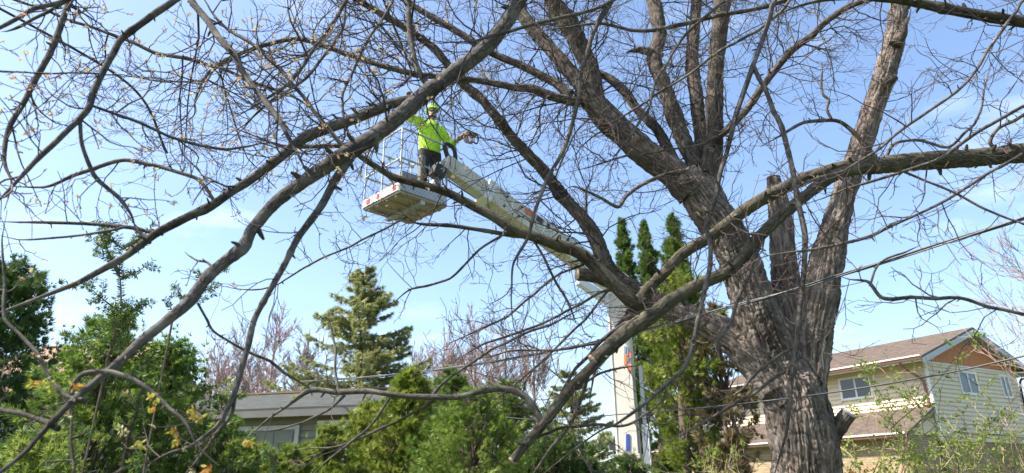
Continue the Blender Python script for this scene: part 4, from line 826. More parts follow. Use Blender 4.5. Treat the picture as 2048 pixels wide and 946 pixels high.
for i, (px, Y, h, lab) in enumerate([(1915, 8.6, 1.75, 'tangled tan bare shrub below the house gable, left one'), (1985, 7.4, 1.5, 'tangled tan bare shrub below the house gable, middle one'), (2065, 7.0, 1.6, 'tangled tan bare shrub at the bottom right corner'), (1455, 10.5, 1.3, 'thin bare shrub left of the maple trunk foot')]):
    leafy_shrub('bare_shrub', lab, spot(px, Y), .8, h*1.1, 11, .10, M['spring_leaf'], 210+i, thick=.013, group='tangled shrubs before the house', leafsize=.035)

# ------------------------------------------------------------------ the two-storey house on the right
M['siding'] = plain('cream_siding', (.64, .53, .36), .55, .05, 1.2)
M['siding_lower'] = plain('warm_white_siding', (.66, .60, .48), .55, .05, 1.2)
M['trim'] = plain('white_trim', (.72, .70, .65), .5, .06, 2)
M['fascia'] = plain('grey_fascia', (.42, .41, .39), .5, .08, 2)
M['soffit'] = plain('soffit_panels', (.50, .48, .43), .6, .05, 2)
M['orange_panel'] = plain('orange_brown_boards', (.50, .175, .05), .65, .15, 3, stretch=(8, 8, .6))
M['copper'] = plain('brown_gutter', (.22, .105, .075), .45, .12, 3)
M['glass'] = glass_mat('window_glass')
M['blind'] = plain('window_blind', (.35, .37, .38), .7, .1, 2)
M['dark'] = plain('dark_metal', (.03, .03, .033), .5, .2, 6)
def shingle_mat(name, c0, c1, c2, course=.14):
    m, N, L, b = new_mat(name); at = N.new('ShaderNodeAttribute'); at.attribute_name = 'bark'
    br = N.new('ShaderNodeTexBrick'); br.inputs['Scale'].default_value = 1; br.inputs['Brick Width'].default_value = .30; br.inputs['Row Height'].default_value = course
    br.inputs['Mortar Size'].default_value = .008; br.inputs['Color1'].default_value = (*c0, 1); br.inputs['Color2'].default_value = (*c1, 1); br.inputs['Mortar'].default_value = tuple(x*.55 for x in c0)+(1,); br.offset = .37
    n = N.new('ShaderNodeTexNoise'); n.inputs['Scale'].default_value = 3.5; n.inputs['Detail'].default_value = 8; L.new(at.outputs['Vector'], n.inputs['Vector']); L.new(at.outputs['Vector'], br.inputs['Vector'])
    mx = N.new('ShaderNodeMix'); mx.data_type = 'RGBA'; r = ramp(N, [(0, 0, 0), (.7, .7, .7)], [.45, .7]); L.new(n.outputs[0], r.inputs[0]); L.new(r.outputs[0], mx.inputs[0]); L.new(br.outputs[0], mx.inputs[6]); mx.inputs[7].default_value = (*c2, 1)
    L.new(mx.outputs[2], b.inputs['Base Color']); b.inputs['Roughness'].default_value = .95; b.inputs['Specular IOR Level'].default_value = .08
    bp = N.new('ShaderNodeBump'); bp.inputs['Strength'].default_value = .8; bp.inputs['Distance'].default_value = .012; L.new(br.outputs['Fac'], bp.inputs['Height']); bp.invert = True; L.new(bp.outputs[0], b.inputs['Normal']); return m
M['shingle'] = shingle_mat('brown_shingles', (.120, .092, .073), (.090, .068, .055), (.150, .118, .096))
M['shingle_grey'] = shingle_mat('grey_shingles', (.075, .08, .075), (.06, .064, .06), (.10, .10, .09))
M['shingle_tan'] = shingle_mat('tan_shingles', (.36, .24, .17), (.30, .20, .14), (.40, .28, .2))
def brick_mat(name):
    m, N, L, b = new_mat(name); at = N.new('ShaderNodeAttribute'); at.attribute_name = 'bark'
    br = N.new('ShaderNodeTexBrick'); br.inputs['Scale'].default_value = 1; br.inputs['Brick Width'].default_value = .32; br.inputs['Row Height'].default_value = .085; br.inputs['Mortar Size'].default_value = .009
    br.inputs['Color1'].default_value = (.40, .30, .17, 1); br.inputs['Color2'].default_value = (.30, .21, .12, 1); br.inputs['Mortar'].default_value = (.20, .165, .12, 1); L.new(at.outputs['Vector'], br.inputs['Vector'])
    L.new(br.outputs[0], b.inputs['Base Color']); b.inputs['Roughness'].default_value = .9
    bp = N.new('ShaderNodeBump'); bp.inputs['Strength'].default_value = 1; bp.inputs['Distance'].default_value = .008; bp.invert = True; L.new(br.outputs['Fac'], bp.inputs['Height']); L.new(bp.outputs[0], b.inputs['Normal']); return m
M['brick'] = brick_mat('tan_brick')

HY = 27.0; TH = R_(-30.5); hu = np.array([math.sin(TH), math.cos(TH), 0]); hv = np.array([math.cos(TH), -math.sin(TH), 0]); UZ = np.array([0, 0, 1.])
H0 = PX(1848, 722, HY); zS = H0[2]                       # soffit level at the near corner
HB = np.array([H0[0], H0[1], gz(H0)])
def HP(u, v, z): return np.array([HB[0], HB[1], 0])+hu*u+hv*v+UZ*z
def on_plane(px, py, nrm, p0):
    d = ray(px, py); return EYE+d*(((p0-EYE)@nrm)/(d@nrm))
def G(px, py, u=0.0):                                     # photograph pixel -> (v, z) on the gable plane
    p = on_plane(px, py, hu, HP(u, 0, 0)); return float((p-HB)@hv), float(p[2])
def Lf(px, py, v=0.0):                                    # photograph pixel -> (u, z) on the long front
    p = on_plane(px, py, hv, HP(0, v, 0)); return float((p-HB)@hu), float(p[2])
house = thing('two_storey_house', HB, 'cream sided two-storey house with brown roof and orange gable right of the maple', 'house')
RU, EV = -.42, -.85                                       # rake overhang and eave overhang
W_g = G(2032, 757)[0]; zB = G(1887, 881)[1]; apex = G(1940, 653, RU); eL = G(1841, 710, RU); eR = G(2062, 757, RU); U_len = max(9.0, Lf(1440, 780)[0])
print('DBG house: gable width %.2f soffit %.2f siding bottom %.2f apex %s eL %s eR %s len %.2f' % (W_g, zS, zB, apex, eL, eR, U_len))
vm = W_g/2; half = vm-EV; z_e = eL[1]; z_a = apex[1]
slope = (z_a-z_e)/half
def roof_slab(name, parent, a, b, c, d, th, mat, wid):
    """sloping slab a-b (eave) c-d (ridge, c above b), shingle coordinates in metres"""
    a, b, c, d = map(np.asarray, (a, b, c, d)); n = unit(np.cross(b-a, d-a)); n = n if n[2] > 0 else -n
    mb = MB(); bk = lambda P: np.array([[(p-a)@unit(b-a), np.linalg.norm((p-a)-unit(b-a)*((p-a)@unit(b-a))), 0] for p in P])
    top = np.array([a, b, c, d]); mb.add(top, [[0, 1, 2, 3]], bark=bk(top)); bot = top-n*th; mb.add(bot, [[3, 2, 1, 0]], mi=1)
    for i in range(4):
        j = (i+1) % 4; q = np.array([top[i], top[j], bot[j], bot[i]]); mb.add(q, [[3, 2, 1, 0]], mi=2)
    return mb.build(name, mat, parent)
ov = .42
rf = roof_slab('roof', house, HP(-ov, EV, z_e), HP(U_len+ov, EV, z_e), HP(U_len+ov, vm, z_a), HP(-ov, vm, z_a), .10, [M['shingle'], M['soffit'], M['dark']], 0)
rf2 = roof_slab('roof', house, HP(U_len+ov, 2*vm-EV, z_e), HP(-ov, 2*vm-EV, z_e), HP(-ov, vm, z_a), HP(U_len+ov, vm, z_a), .10, [M['shingle'], M['soffit'], M['dark']], 0)
# rake boards, soffits under the eaves, gutters
def bar(name, parent, a, b, w, h, mat, up=UZ):
    a, b = np.asarray(a, float), np.asarray(b, float); d = b-a; L = np.linalg.norm(d); x = d/L; y = unit(np.cross(up, x)); z = np.cross(x, y)
    return MB().box((a+b)/2, (L, w, h), np.stack([x, y, z], 1)).build(name, mat, parent)
for s_, e in ((0, EV), (1, 2*vm-EV)):
    bar('rake_board', rf if s_ == 0 else rf2, HP(-ov+.0, e, z_e-.20), HP(-ov, vm, z_a-.20), .05, .20, M['fascia'])
    so = MB(); v0, v1 = (EV+.02, 0) if s_ == 0 else (W_g, 2*vm-EV-.02)
    so.box(HP(U_len/2, (v0+v1)/2, zS+.02), (U_len+2*ov-.05, abs(v1-v0), .03), np.stack([hu, hv, UZ], 1)); so.build('soffit', M['soffit'], house)
# sloped soffit boards under the rake overhang
for s_ in (0, 1):
    e = EV if s_ == 0 else 2*vm-EV
    for k in range(3):
        uu = -ov+.09+k*.16
        bar('soffit_board', rf if s_ == 0 else rf2, HP(uu, e, z_e-.135), HP(uu, vm, z_a-.135), .15, .018, M['soffit'])
# boxed eave return between the rake board and the wall
gut = MB(); prof = [(0, 0), (-.02, -.11), (-.10, -.13), (-.14, -.02), (-.15, 0.0), (-.13, 0.0), (-.095, -.11), (-.03, -.095), (-.012, 0)]
for (v, sgn) in ((EV, 1), (2*vm-EV, -1)):
    A = np.array([HP(-ov, v+sgn*(q[0]), z_e-.01+q[1]) for q in prof]); B = np.array([HP(U_len+ov, v+sgn*q[0], z_e-.01+q[1]) for q in prof])
    MB().hexa(A, B).build('gutter', M['copper'], house)
    bar('fascia_board', house, HP(-ov+.03, v+sgn*.03, z_e-.12), HP(U_len+ov, v+sgn*.03, z_e-.12), .03, .16, M['trim'])
    bar('drip_edge', house, HP(-ov, v-sgn*.152, z_e+.0), HP(U_len+ov, v-sgn*.152, z_e+.0), .018, .05, M['trim'])
# siding: every course its own board, leaning out at its lower edge
def boards(fn, a, b, z0, z1, nrm, course, mat, parent, holes=()):
    n = int(round((z1-z0)/course)); c = (z1-z0)/n
    for i in range(n):
        zb, zt = z0+i*c, z0+(i+1)*c; spans = [(a, b)]
        for (ha, hb, hz0, hz1) in holes:
            if zb < hz1-.03 and zt > hz0+.03:
                new = []
                for (p, q) in spans:
                    if ha > p+.02: new.append((p, min(q, ha)))
                    if hb < q-.02: new.append((max(p, hb), q))
                spans = [s for s in new if s[1]-s[0] > .03]
        for (p, q) in spans:
            o_, i_ = .045, .004
            bt = [fn(p, zb)+nrm*o_, fn(q, zb)+nrm*o_, fn(q, zb), fn(p, zb)]; tp = [fn(p, zt-.002)+nrm*i_, fn(q, zt-.002)+nrm*i_, fn(q, zt-.002), fn(p, zt-.002)]
            MB().hexa(bt, tp).build('siding_board', mat, parent)
def window(name, fn, a, b, z0, z1, nrm, parent, sash=2, blind=True):
    t = .06; o = None
    x = unit(fn(b, z0)-fn(a, z0)); rot = np.stack([x, nrm, UZ], 1)
    mb = MB()
    for (p0, p1, q0, q1) in ((a-t, b+t, z1, z1+t), (a-t, b+t, z0-t, z0), (a-t, a, z0, z1), (b, b+t, z0, z1)):
        mb.box(fn((p0+p1)/2, (q0+q1)/2)+nrm*.02, (p1-p0, .09, q1-q0), rot)
    w = mb.build(name, M['trim'], parent); ms = (b-a)/sash
    for k in range(sash):
        p0, p1 = a+k*ms, a+(k+1)*ms; fr = MB(); s_ = .035; off = nrm*(.040 if k else .028)
        for (r0, r1, q0, q1) in ((p0, p1, z1-s_, z1), (p0, p1, z0, z0+s_), (p0, p0+s_, z0+s_, z1-s_), (p1-s_, p1, z0+s_, z1-s_)):
            fr.box(fn((r0+r1)/2, (q0+q1)/2)+off, (r1-r0, .035, q1-q0), rot)
        fr.build('sash', M['trim'], w)
        MB().box(fn((p0+p1)/2, (z0+z1)/2)+off-nrm*.006, (p1-p0-2*s_+.01, .008, z1-z0-2*s_+.01), rot).build('pane', M['glass'], w)
        if blind and k == 0:
            bm = MB(); nsl = 9
            for q in range(nsl): bm.box(fn((p0+p1)/2, z0+.06+(z1-z0-.12)*(q+.5)/nsl)-nrm*.05, (p1-p0-.09, .012, (z1-z0)/nsl*.62), rot)
    return w
gfn = lambda v, z: HP(0, v, z); lfn = lambda u, z: HP(u, 0, z)
# wall cores a little behind the boards
core = MB(); core.box(HP(U_len/2, W_g/2, (zB+zS)/2), (U_len-.02, W_g-.02, zS-zB-.004), np.stack([hu, hv, UZ], 1)); core.build('wall_core', M['siding'], house)
gw = []
for (x0, y0, x1, y1) in ((1914, 743, 1950, 787), (1997, 752, 2016, 794)):
    va, zt = G(x0, y0); vb, _ = G(x1-3, y0+3); _, zb = G((x0+x1)/2+8, y1); gw.append((va, vb if vb > va+.4 else va+.55, zb, zt))
lw = []
ua, zt = Lf(1738, 751); ub, _ = Lf(1680, 762); _, zb = Lf(1690, 799); lw.append((min(ua, ub), max(ua, ub), zb, zt))
print('DBG windows', gw, lw)
zmid = Lf(1850, 790)[1]; zlow = Lf(1857, 812)[1]
boards(gfn, .02, W_g, zB, zS, -hu, .17, M['siding'], house, [(a-.06, b+.06, c-.06, d+.06) for a, b, c, d in gw])
boards(lfn, .02, U_len, zlow-.05, zS, -hv, .17, M['siding'], house, [(a-.06, b+.06, c-.06, d+.06) for a, b, c, d in lw])
for a, b, c, d in gw: window('window', gfn, a, b, c, d, -hu, house)
for a, b, c, d in lw: window('window', lfn, a, b, c, d, -hv, house)
ua2 = ua+4.2; 
MB().box(HP(-.015, -.015, (zB+zS)/2), (.09, .09, zS-zB), np.stack([hu, hv, UZ], 1)).build('corner_post', M['trim'], house)
# gable: orange vertical boards, louvred vent
zG0 = zS+.0; gb = MB(); nb_ = int(W_g/.13)
zmaxv = z_a-.66
def zroof(v): return z_e-.14+slope*(half-abs(v-vm))
for k in range(nb_):
    v0, v1 = W_g*k/nb_, W_g*(k+1)/nb_-.022; zz0, zz1 = min(zroof(v0), zmaxv), min(zroof(v1), zmaxv)
    if max(zz0, zz1) < zG0+.03: continue
    o_ = -hu*.03; b_ = [gfn(v0, zG0)+o_, gfn(v1, zG0)+o_, gfn(v1, zG0), gfn(v0, zG0)]; t_ = [gfn(v0, max(zz0, zG0+.01))+o_, gfn(v1, max(zz1, zG0+.01))+o_, gfn(v1, max(zz1, zG0+.01)), gfn(v0, max(zz0, zG0+.01))]
    MB().hexa(b_, t_).build('gable_board', M['orange_panel'], house)
back = MB(); P3 = [gfn(0, zG0)+hu*.01, gfn(W_g, zG0)+hu*.01, gfn(vm, z_a-.2)+hu*.01]; back.add(P3, [[0, 1, 2]]); back.build('gable_backing', M['orange_panel'], house)
bar('gable_trim', house, HP(-.035, 0, zG0-.02), HP(-.035, W_g, zG0-.02), .03, .05, M['trim'])
vent = None
for k in range(7):
    z = zmaxv+.04+k*.075; hw = half-(z-(z_e-.14))/slope-.03
    if hw > .06:
        o = bar('vent_slat', house, HP(-.03, vm-hw, z), HP(-.03, vm+hw, z), .05, .018, M['soffit'], up=unit(UZ-hu*.6))
bar('vent_mullion', house, HP(-.05, vm, zmaxv+.01), HP(-.05, vm, z_a-.2), .03, .03, M['soffit'], up=hu)
# ground floor in brick
def brick_wall(name, parent, a, b, z0, z1, th=.2):
    a, b = np.asarray(a), np.asarray(b); d = unit(b-a); L = np.linalg.norm(b-a); n = np.cross(d, UZ); mb = MB()
    def q(P, ba): mb.add(np.array(P), [[0, 1, 2, 3]], bark=np.array(ba))
    A, B = a*[1, 1, 0], b*[1, 1, 0]
    q([A+UZ*z0, B+UZ*z0, B+UZ*z1, A+UZ*z1], [[0, z0, 0], [L, z0, 0], [L, z1, 0], [0, z1, 0]])
    q([B-n*th+UZ*z0, A-n*th+UZ*z0, A-n*th+UZ*z1, B-n*th+UZ*z1], [[0, z0, 0], [L, z0, 0], [L, z1, 0], [0, z1, 0]])
    q([A-n*th+UZ*z0, A+UZ*z0, A+UZ*z1, A-n*th+UZ*z1], [[0, z0, 0], [th, z0, 0], [th, z1, 0], [0, z1, 0]])
    q([B+UZ*z0, B-n*th+UZ*z0, B-n*th+UZ*z1, B+UZ*z1], [[0, z0, 0], [th, z0, 0], [th, z1, 0], [0, z1, 0]])
    q([A+UZ*z1, B+UZ*z1, B-n*th+UZ*z1, A-n*th+UZ*z1], [[0, 0, 0], [L, 0, 0], [L, th, 0], [0, th, 0]])
    return mb.build(name, M['brick'], parent)
zg = gz(HB)-.3
brick_wall('brick_wall', house, HP(.12, .05, 0), HP(.12, W_g, 0), zg, zB-.003)
brick_wall('brick_wall', house, HP(U_len, .05, 0), HP(.12, .05, 0), zg, zB-.003)
# lean-to roof along the front
VE = -2.3; pl = Lf(1775, 868, VE); zE = pl[1]; U2 = max(U_len+4, Lf(1300, 900, VE)[0])
print('DBG lean-to', pl, zlow, 'U2', U2)
lt = roof_slab('porch_roof', house, HP(-.05, VE, zE), HP(U2, VE, zE), HP(U2, -.03, zlow), HP(-.05, -.03, zlow), .09, [M['shingle'], M['soffit'], M['dark']], 0)
A = np.array([HP(-.05, VE+q[0], zE-.01+q[1]) for q in prof]); B = np.array([HP(U2, VE+q[0], zE-.01+q[1]) for q in prof]); MB().hexa(A, B).build('gutter', M['copper'], house)
bar('drip_edge', house, HP(-.05, VE-.152, zE+.0), HP(U2, VE-.152, zE+.0), .018, .06, M['trim'])
bar('rake_board', house, HP(-.02, VE+.05, zE-.13), HP(-.02, -.05, zlow-.13), .05, .13, M['copper'])
tri_b = [HP(.10, VE+.35, zE-.05), HP(.10, -.03, zE-.05), HP(.10, -.03, zlow-.18), HP(.10, VE+.40, zE+.02)]
MB().hexa(tri_b, [p+hu*.08 for p in tri_b]).build('porch_gable', M['siding'], house)
brick_wall('brick_wall', house, HP(U2, VE+.35, 0), HP(.15, VE+.35, 0), zg, zE-.09)
brick_wall('brick_wall', house, HP(.15, VE+.35, 0), HP(.15, -.05, 0), zg, zE-.06)
brick_wall('brick_wall', house, HP(U_len+.1, 0.05, 0), HP(U_len+.1, W_g, 0), zg, zB)
# downspouts
def pipe(name, parent, pts, r, mat, sides=8): return MB().tube(smooth_path(np.array(pts), .05), r, sides, cap=True).build(name, mat, parent, smooth=True)
pipe('downspout', house, [HP(.50, EV-.06, z_e-.1), HP(.49, EV+.02, z_e-.26), HP(.36, EV+.40, z_e-.52), HP(.22, -.16, z_e-.74), HP(.17, -.08, z_e-.92), HP(.14, -.08, zlow+.2), HP(.14, -.12, zlow+.08), HP(.10, -.28, zlow-.02)], .05, M['copper'])
pipe('downspout', house, [HP(-.25, 2*vm-EV, z_e-.08), HP(-.2, 2*vm-EV-.1, z_e-.35), HP(-.08, W_g+.05, z_e-.6), HP(-.06, W_g+.05, zB)], .05, M['dark'])
pipe('service_cable', house, [HP(-.06, .55, zB+.32), HP(-.06, 1.4, zB+.34), HP(-.06, 2.6, zB+.27), HP(-.06, 4.0, zB+.30), HP(-.06, W_g, zB+.2)], .015, M['dark'])
MB().box(HP(-.10, .5, zB+.15), (.16, .22, .36), np.stack([hu, hv, UZ], 1)).build('meter_box', M['fascia'], house)

# ------------------------------------------------------------------ the bungalow on the left and the tan roof beyond
M['old_fascia'] = plain('weathered_fascia', (.13, .125, .11), .7, .15, 3)
def low_house(name, lab, YA, x0, x1, ye, yr, roofmat, wallmat, depth_, tilt=0.0, detail=True):
    a = PX(x0, ye, YA); b = PX(x1, ye, YA+tilt); a[2] = b[2] = (a[2]+b[2])/2; d = unit(b-a); n = unit(np.array([-d[1], d[0], 0])); L = np.linalg.norm(b-a); zg_ = gz(a)-.3; ze = a[2]
    h = thing(name, [a[0], a[1], gz(a)], lab, 'house')
    pr = PX((x0+x1)/2, yr, (YA*2+tilt)/2+depth_*.5); zr = pr[2]
    Q = lambda s, t, z: a*[1, 1, 0]+d*s+n*t+UZ*z
    o_ = .45
    r1 = roof_slab('roof', h, Q(-o_, -o_, ze), Q(L+o_, -o_, ze), Q(L+o_, depth_/2, zr), Q(-o_, depth_/2, zr), .1, [roofmat, M['soffit'], M['old_fascia']], 0)
    roof_slab('roof', h, Q(L+o_, depth_+o_, ze), Q(-o_, depth_+o_, ze), Q(-o_, depth_/2, zr), Q(L+o_, depth_/2, zr), .1, [roofmat, M['soffit'], M['old_fascia']], 0)
    bar('ridge_cap', r1, Q(-o_, depth_/2, zr+.02), Q(L+o_, depth_/2, zr+.02), .25, .05, M['shingle_tan'])
    bar('fascia_board', h, Q(-o_, -o_-.02, ze-.13), Q(L+o_, -o_-.02, ze-.13), .03, .15, M['old_fascia'])
    core = MB().box(Q(L/2, depth_/2, (zg_+ze)/2), (L, depth_-.06, ze-zg_-.02), np.stack([d, n, UZ], 1)); core.build('wall', wallmat, h)
    for e in (0, L):
        P3 = np.array([Q(e, .03, ze-.02), Q(e, depth_-.03, ze-.02), Q(e, depth_/2, zr-.14)]); MB().hexa(P3, P3+d*(.05 if e == 0 else -.05)).build('gable_end', wallmat, h)
    return h, Q, d, n, L, ze, zg_
M['bung_wall'] = plain('beige_clapboard', (.22, .20, .155), .7, .06, 1)  # wall tone lowered, eave and tree shade put into the base colour
M['garage'] = plain('grey_garage_door', (.17, .165, .135), .6, .05, 1)
bung, Q, bd, bn, bL, bze, bzg = low_house('bungalow', 'low bungalow with grey roof and beige walls behind the left evergreens', 17.0, 300, 745, 822, 786, M['shingle_grey'], M['bung_wall'], 7.0, tilt=-1.2)
n_b = 14
bs = lambda px: float((PX(px, 880, 17.0-1.2*(px-300)/445)-Q(0, 0, 0))@bd)
gs0, gs1, ws0, ws1 = bs(480), bs(592), bs(640), bs(697)
gtop = PX(540, 862, 16.5)[2]; wtop, wbot = PX(668, 848, 16.2)[2], PX(668, 915, 16.2)[2]
boards(lambda s, z: Q(s, .03, z), 0, bL, bzg+.3, bze-.04, -bn, .15, M['bung_wall'], bung, [(gs0-.1, gs1+.1, bzg, gtop+.1), (ws0-.08, ws1+.08, wbot-.08, wtop+.08)])
gd = MB().box(Q((gs0+gs1)/2, -.0, (bzg+gtop)/2), (gs1-gs0, .05, gtop-bzg), np.stack([bd, bn, UZ], 1)).build('garage_door', M['garage'], bung)
for k in range(4):
    hh = (gtop-bzg-.2)/4
    for q in range(3): MB().box(Q(gs0+(gs1-gs0)*(q+.5)/3, -.03, bzg+.25+hh*(k+.5)-.05), ((gs1-gs0)/3-.12, .02, hh-.12), np.stack([bd, bn, UZ], 1)).build('panel', M['garage'], gd)
for (s0, s1) in ((gs0-.1, gs0), (gs1, gs1+.1)): MB().box(Q((s0+s1)/2, -.02, (bzg+gtop)/2), (s1-s0, .08, gtop-bzg), np.stack([bd, bn, UZ], 1)).build('door_trim', M['fascia'], bung)
MB().box(Q((gs0+gs1)/2, -.02, gtop+.05), (gs1-gs0+.2, .08, .1), np.stack([bd, bn, UZ], 1)).build('door_trim', M['fascia'], bung)
window('window', lambda s, z: Q(s, .0, z), ws0, ws1, wbot, wtop, -bn, bung, sash=1)
low_house('tan_roofed_house', 'house with a tan roof glimpsed between the left evergreens', 24, -60, 190, 752, 696, M['shingle_tan'], M['bung_wall'], 8.0)

# ------------------------------------------------------------------ aerial lift with its work platform
M['lift_white'] = plain('cream_white_paint', (.60, .56, .47), .5, .14, 3.5, detail=9)
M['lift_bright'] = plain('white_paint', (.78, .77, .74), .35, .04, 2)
M['alu'] = plain('aluminium_tube', (.46, .46, .45), .4, .08, 5, metal=.4)
M['alu_dark'] = plain('perforated_aluminium', (.25, .26, .27), .5, .1, 40, metal=.3)
M['toe'] = plain('worn_white_toe_board', (.55, .50, .47), .6, .18, 5)
M['ply'] = plain('platform_underside', (.40, .32, .27), .7, .15, 6)
M['red'] = plain('red_sticker', (.55, .05, .05), .5, .15, 5)
M['orange'] = plain('orange_lettering', (.72, .20, .07), .5, .1, 5)
M['blue'] = plain('blue_sticker', (.035, .07, .33), .4, .15, 8)
M['greyblue'] = plain('grey_blue_lettering', (.24, .29, .38), .5, .1, 8)
M['rubber'] = plain('black_rubber', (.02, .02, .022), .6, .2, 8)
MY = 12.2
mb_ = spot(1262, MY); lift = thing('aerial_lift', mb_, 'white articulated aerial lift with a vertical mast and raised boom', 'lift')
m_top = PX(1262, 588, MY)[2]; mang = R_(-18); mx = np.array([math.cos(mang), math.sin(mang), 0]); my = np.array([-math.sin(mang), math.cos(mang), 0]); mrot = np.stack([mx, my, UZ], 1)
wm = .40*MY/14; c0 = np.array([mb_[0], MY, 0])
def mast_box(name, z0, z1, w, dpt, mat, off=(0, 0), parent=None, taper=1.0):
    b0 = [c0+mx*(sx*w/2+off[0])+my*(sy*dpt/2+off[1])+UZ*z0 for sx, sy in ((-1, -1), (1, -1), (1, 1), (-1, 1))]; t0 = [c0+mx*(sx*w/2*taper+off[0])+my*(sy*dpt/2*taper+off[1])+UZ*z1 for sx, sy in ((-1, -1), (1, -1), (1, 1), (-1, 1))]
    return MB().hexa(b0, t0).build(name, mat, parent or lift)
g0 = mb_[2]
mast = mast_box('mast', g0+1.0, m_top, wm, .40, M['lift_white'], taper=.94)
mast_box('mast_collar', g0+1.0, PX(1262, 908, MY)[2], wm+.05, .45, M['lift_white'])
mast_box('mast_lit_face', g0+1.05, m_top-.02, .035, .42, M['lift_bright'], off=(-wm/2-.004, 0), parent=mast)  # brighter sheet on the left face, its sunlight put into the paint
mast_box('side_rail', g0+1.0, PX(1290, 850, MY)[2], .11, .16, M['lift_bright'], off=(wm/2+.13, -.02)); mast_box('side_rail', PX(1290, 850, MY)[2], PX(1282, 735, MY)[2], .06, .09, M['alu'], off=(wm/2+.13, -.02))
def mark(px0, py0, px1, py1, mat, name):
    f0 = c0-my*(.2+.012)-my*0; P = [on_plane(x, y, my, f0) for x, y in ((px0, py0), (px1, py0), (px1, py1), (px0, py1))]
    # lean the mark with the mast's taper: keep it just proud of the face
    mbk = MB(); P = np.array(P); mbk.hexa(P-my*.004, P+my*.03); return mbk.build(name, mat, mast)
mark(1252, 868, 1259, 902, M['blue'], 'blue_sticker')
for (a, b, c, d) in ((1248, 708, 1253.5, 729), (1255, 728, 1258, 741), (1259, 730, 1262, 741), (1259, 702, 1262.5, 716)): mark(a, b, c, d, M['orange'], 'orange_letter')
for (a, b, c, d) in ((1248, 692, 1252, 706), (1254, 695, 1256.5, 712), (1255, 714, 1257, 722)): mark(a, b, c, d, M['greyblue'], 'blue_letter')
mast_box('control_box', PX(1240, 900, MY)[2], PX(1240, 885, MY)[2], .10, .12, M['dark'], off=(-wm/2-.10, -.05)); mast_box('control_box', PX(1220, 900, MY)[2], PX(1220, 886, MY)[2], .06, .10, M['dark'], off=(-wm/2-.30, -.05))
mast_box('bolt_plate', PX(1265, 914, MY)[2], PX(1265, 909, MY)[2], .05, .03, M['dark'], off=(-.02, -.235))
# undercarriage hidden by the shrubs: turntable, chassis, tracks, outriggers
mast_box('turntable', g0+.75, g0+1.0, 1.0, .9, M['lift_white']); mast_box('chassis', g0+.4, g0+.75, 1.0, 2.2, M['lift_white'])
for sx in (-1, 1):
    trk = MB(); loop = [(-1.0, .25), (-.85, .05), (.85, .05), (1.0, .25), (.85, .45), (-.85, .45)]
    trk.hexa([c0+mx*(sx*.55-.13)+my*y+UZ*(g0+z) for y, z in loop], [c0+mx*(sx*.55+.13)+my*y+UZ*(g0+z) for y, z in loop]); trk.build('track', M['rubber'], lift)
    for sy in (-1, 1):
        P = [c0+mx*sx*.4+my*sy*.9+UZ*(g0+.6), c0+mx*sx*1.5+my*sy*1.7+UZ*(g0+.75), c0+mx*sx*1.75+my*sy*1.9+UZ*(g0+.05)]; MB().tube(np.array(P), .06, 6, cap=True).build('outrigger', M['lift_white'], lift)
# platform: nearest corner N, floor height from the photograph
PYN = 9.3; Np = PX(799, 384, PYN); zf = Np[2]; Lp = PZ(727, 421, zf); Rp = PZ(877, 397, zf)
e1 = unit((Lp-Np)*[1, 1, 0]); e2r = (Rp-Np)*[1, 1, 0]; e2 = e2r-e1*(e2r@e1); l1, l2 = float(np.linalg.norm(Lp-Np)), float(np.linalg.norm(e2)); e2 = unit(e2)
print('DBG platform', zf, l1, l2)
l1 = min(l1, 2.2); l2 = min(max(l2, .9), 1.3)
K = lambda a, b, z: Np+e1*a+e2*b+UZ*z; prot = np.stack([e1, e2, UZ], 1)
MB().box(K(l1/2, l2/2, .03), (l1, l2, .06), prot).build('platform_floor', M['ply'], lift)
for k in range(4): MB().box(K(l1*(k+.5)/4, l2/2, -.015), (.05, l2*.96, .03), prot).build('floor_joist', M['ply'], lift)
MB().box(K(l1/2, l2*.5, -.035), (l1*.98, .08, .07), prot).build('floor_beam', M['alu'], lift)
tbd = MB().box(K(l1/2, -.012, .10), (l1, .02, .13), prot).build('toe_board', M['toe'], lift)
for a, b in ((.06, .16), (.52, .60), (.78, .9)): MB().box(K(l1*(a+b)/2, -.026, .10), (l1*(b-a)*.8, .006, .07), prot).build('red_mark', M['red'], tbd)
pn = MB().box(K(-.012, l2/2, .14), (.02, l2, .20), prot).build('perforated_panel', M['alu'], lift)
dm = MB()
for i in range(14):
    for j in range(5): dm.box(K(-.026, l2*(i+.5+.5*(j % 2))/14.6, .06+.038*j), (.004, l2*.018, .014), prot)
dm.build('perforations', M['alu_dark'], pn, kind='stuff')
for s in (1,): MB().box(K(l1/2, l2+.012, .13), (l1, .02, .2), prot).build('toe_board', M['lift_bright'], lift); MB().box(K(l1+.012, l2/2, .13), (.02, l2, .2), prot).build('toe_board', M['lift_bright'], lift)
HR = 1.1
for a, b in ((0, 0), (l1*.5, 0), (l1, 0), (0, l2), (l1*.5, l2), (l1, l2)): MB().tube(np.array([K(a, b, .02), K(a, b, HR)]), .016, 8, cap=True).build('post', M['alu'], lift)
for z in (.58, HR):
    for (a, b, c, d) in ((0, 0, l1, 0), (0, 0, 0, l2), (l1, 0, l1, l2), (0, l2, l1, l2)): MB().tube(np.array([K(a, b, z), K(c, d, z)]), .016, 8, cap=True).build('rail', M['alu'], lift)
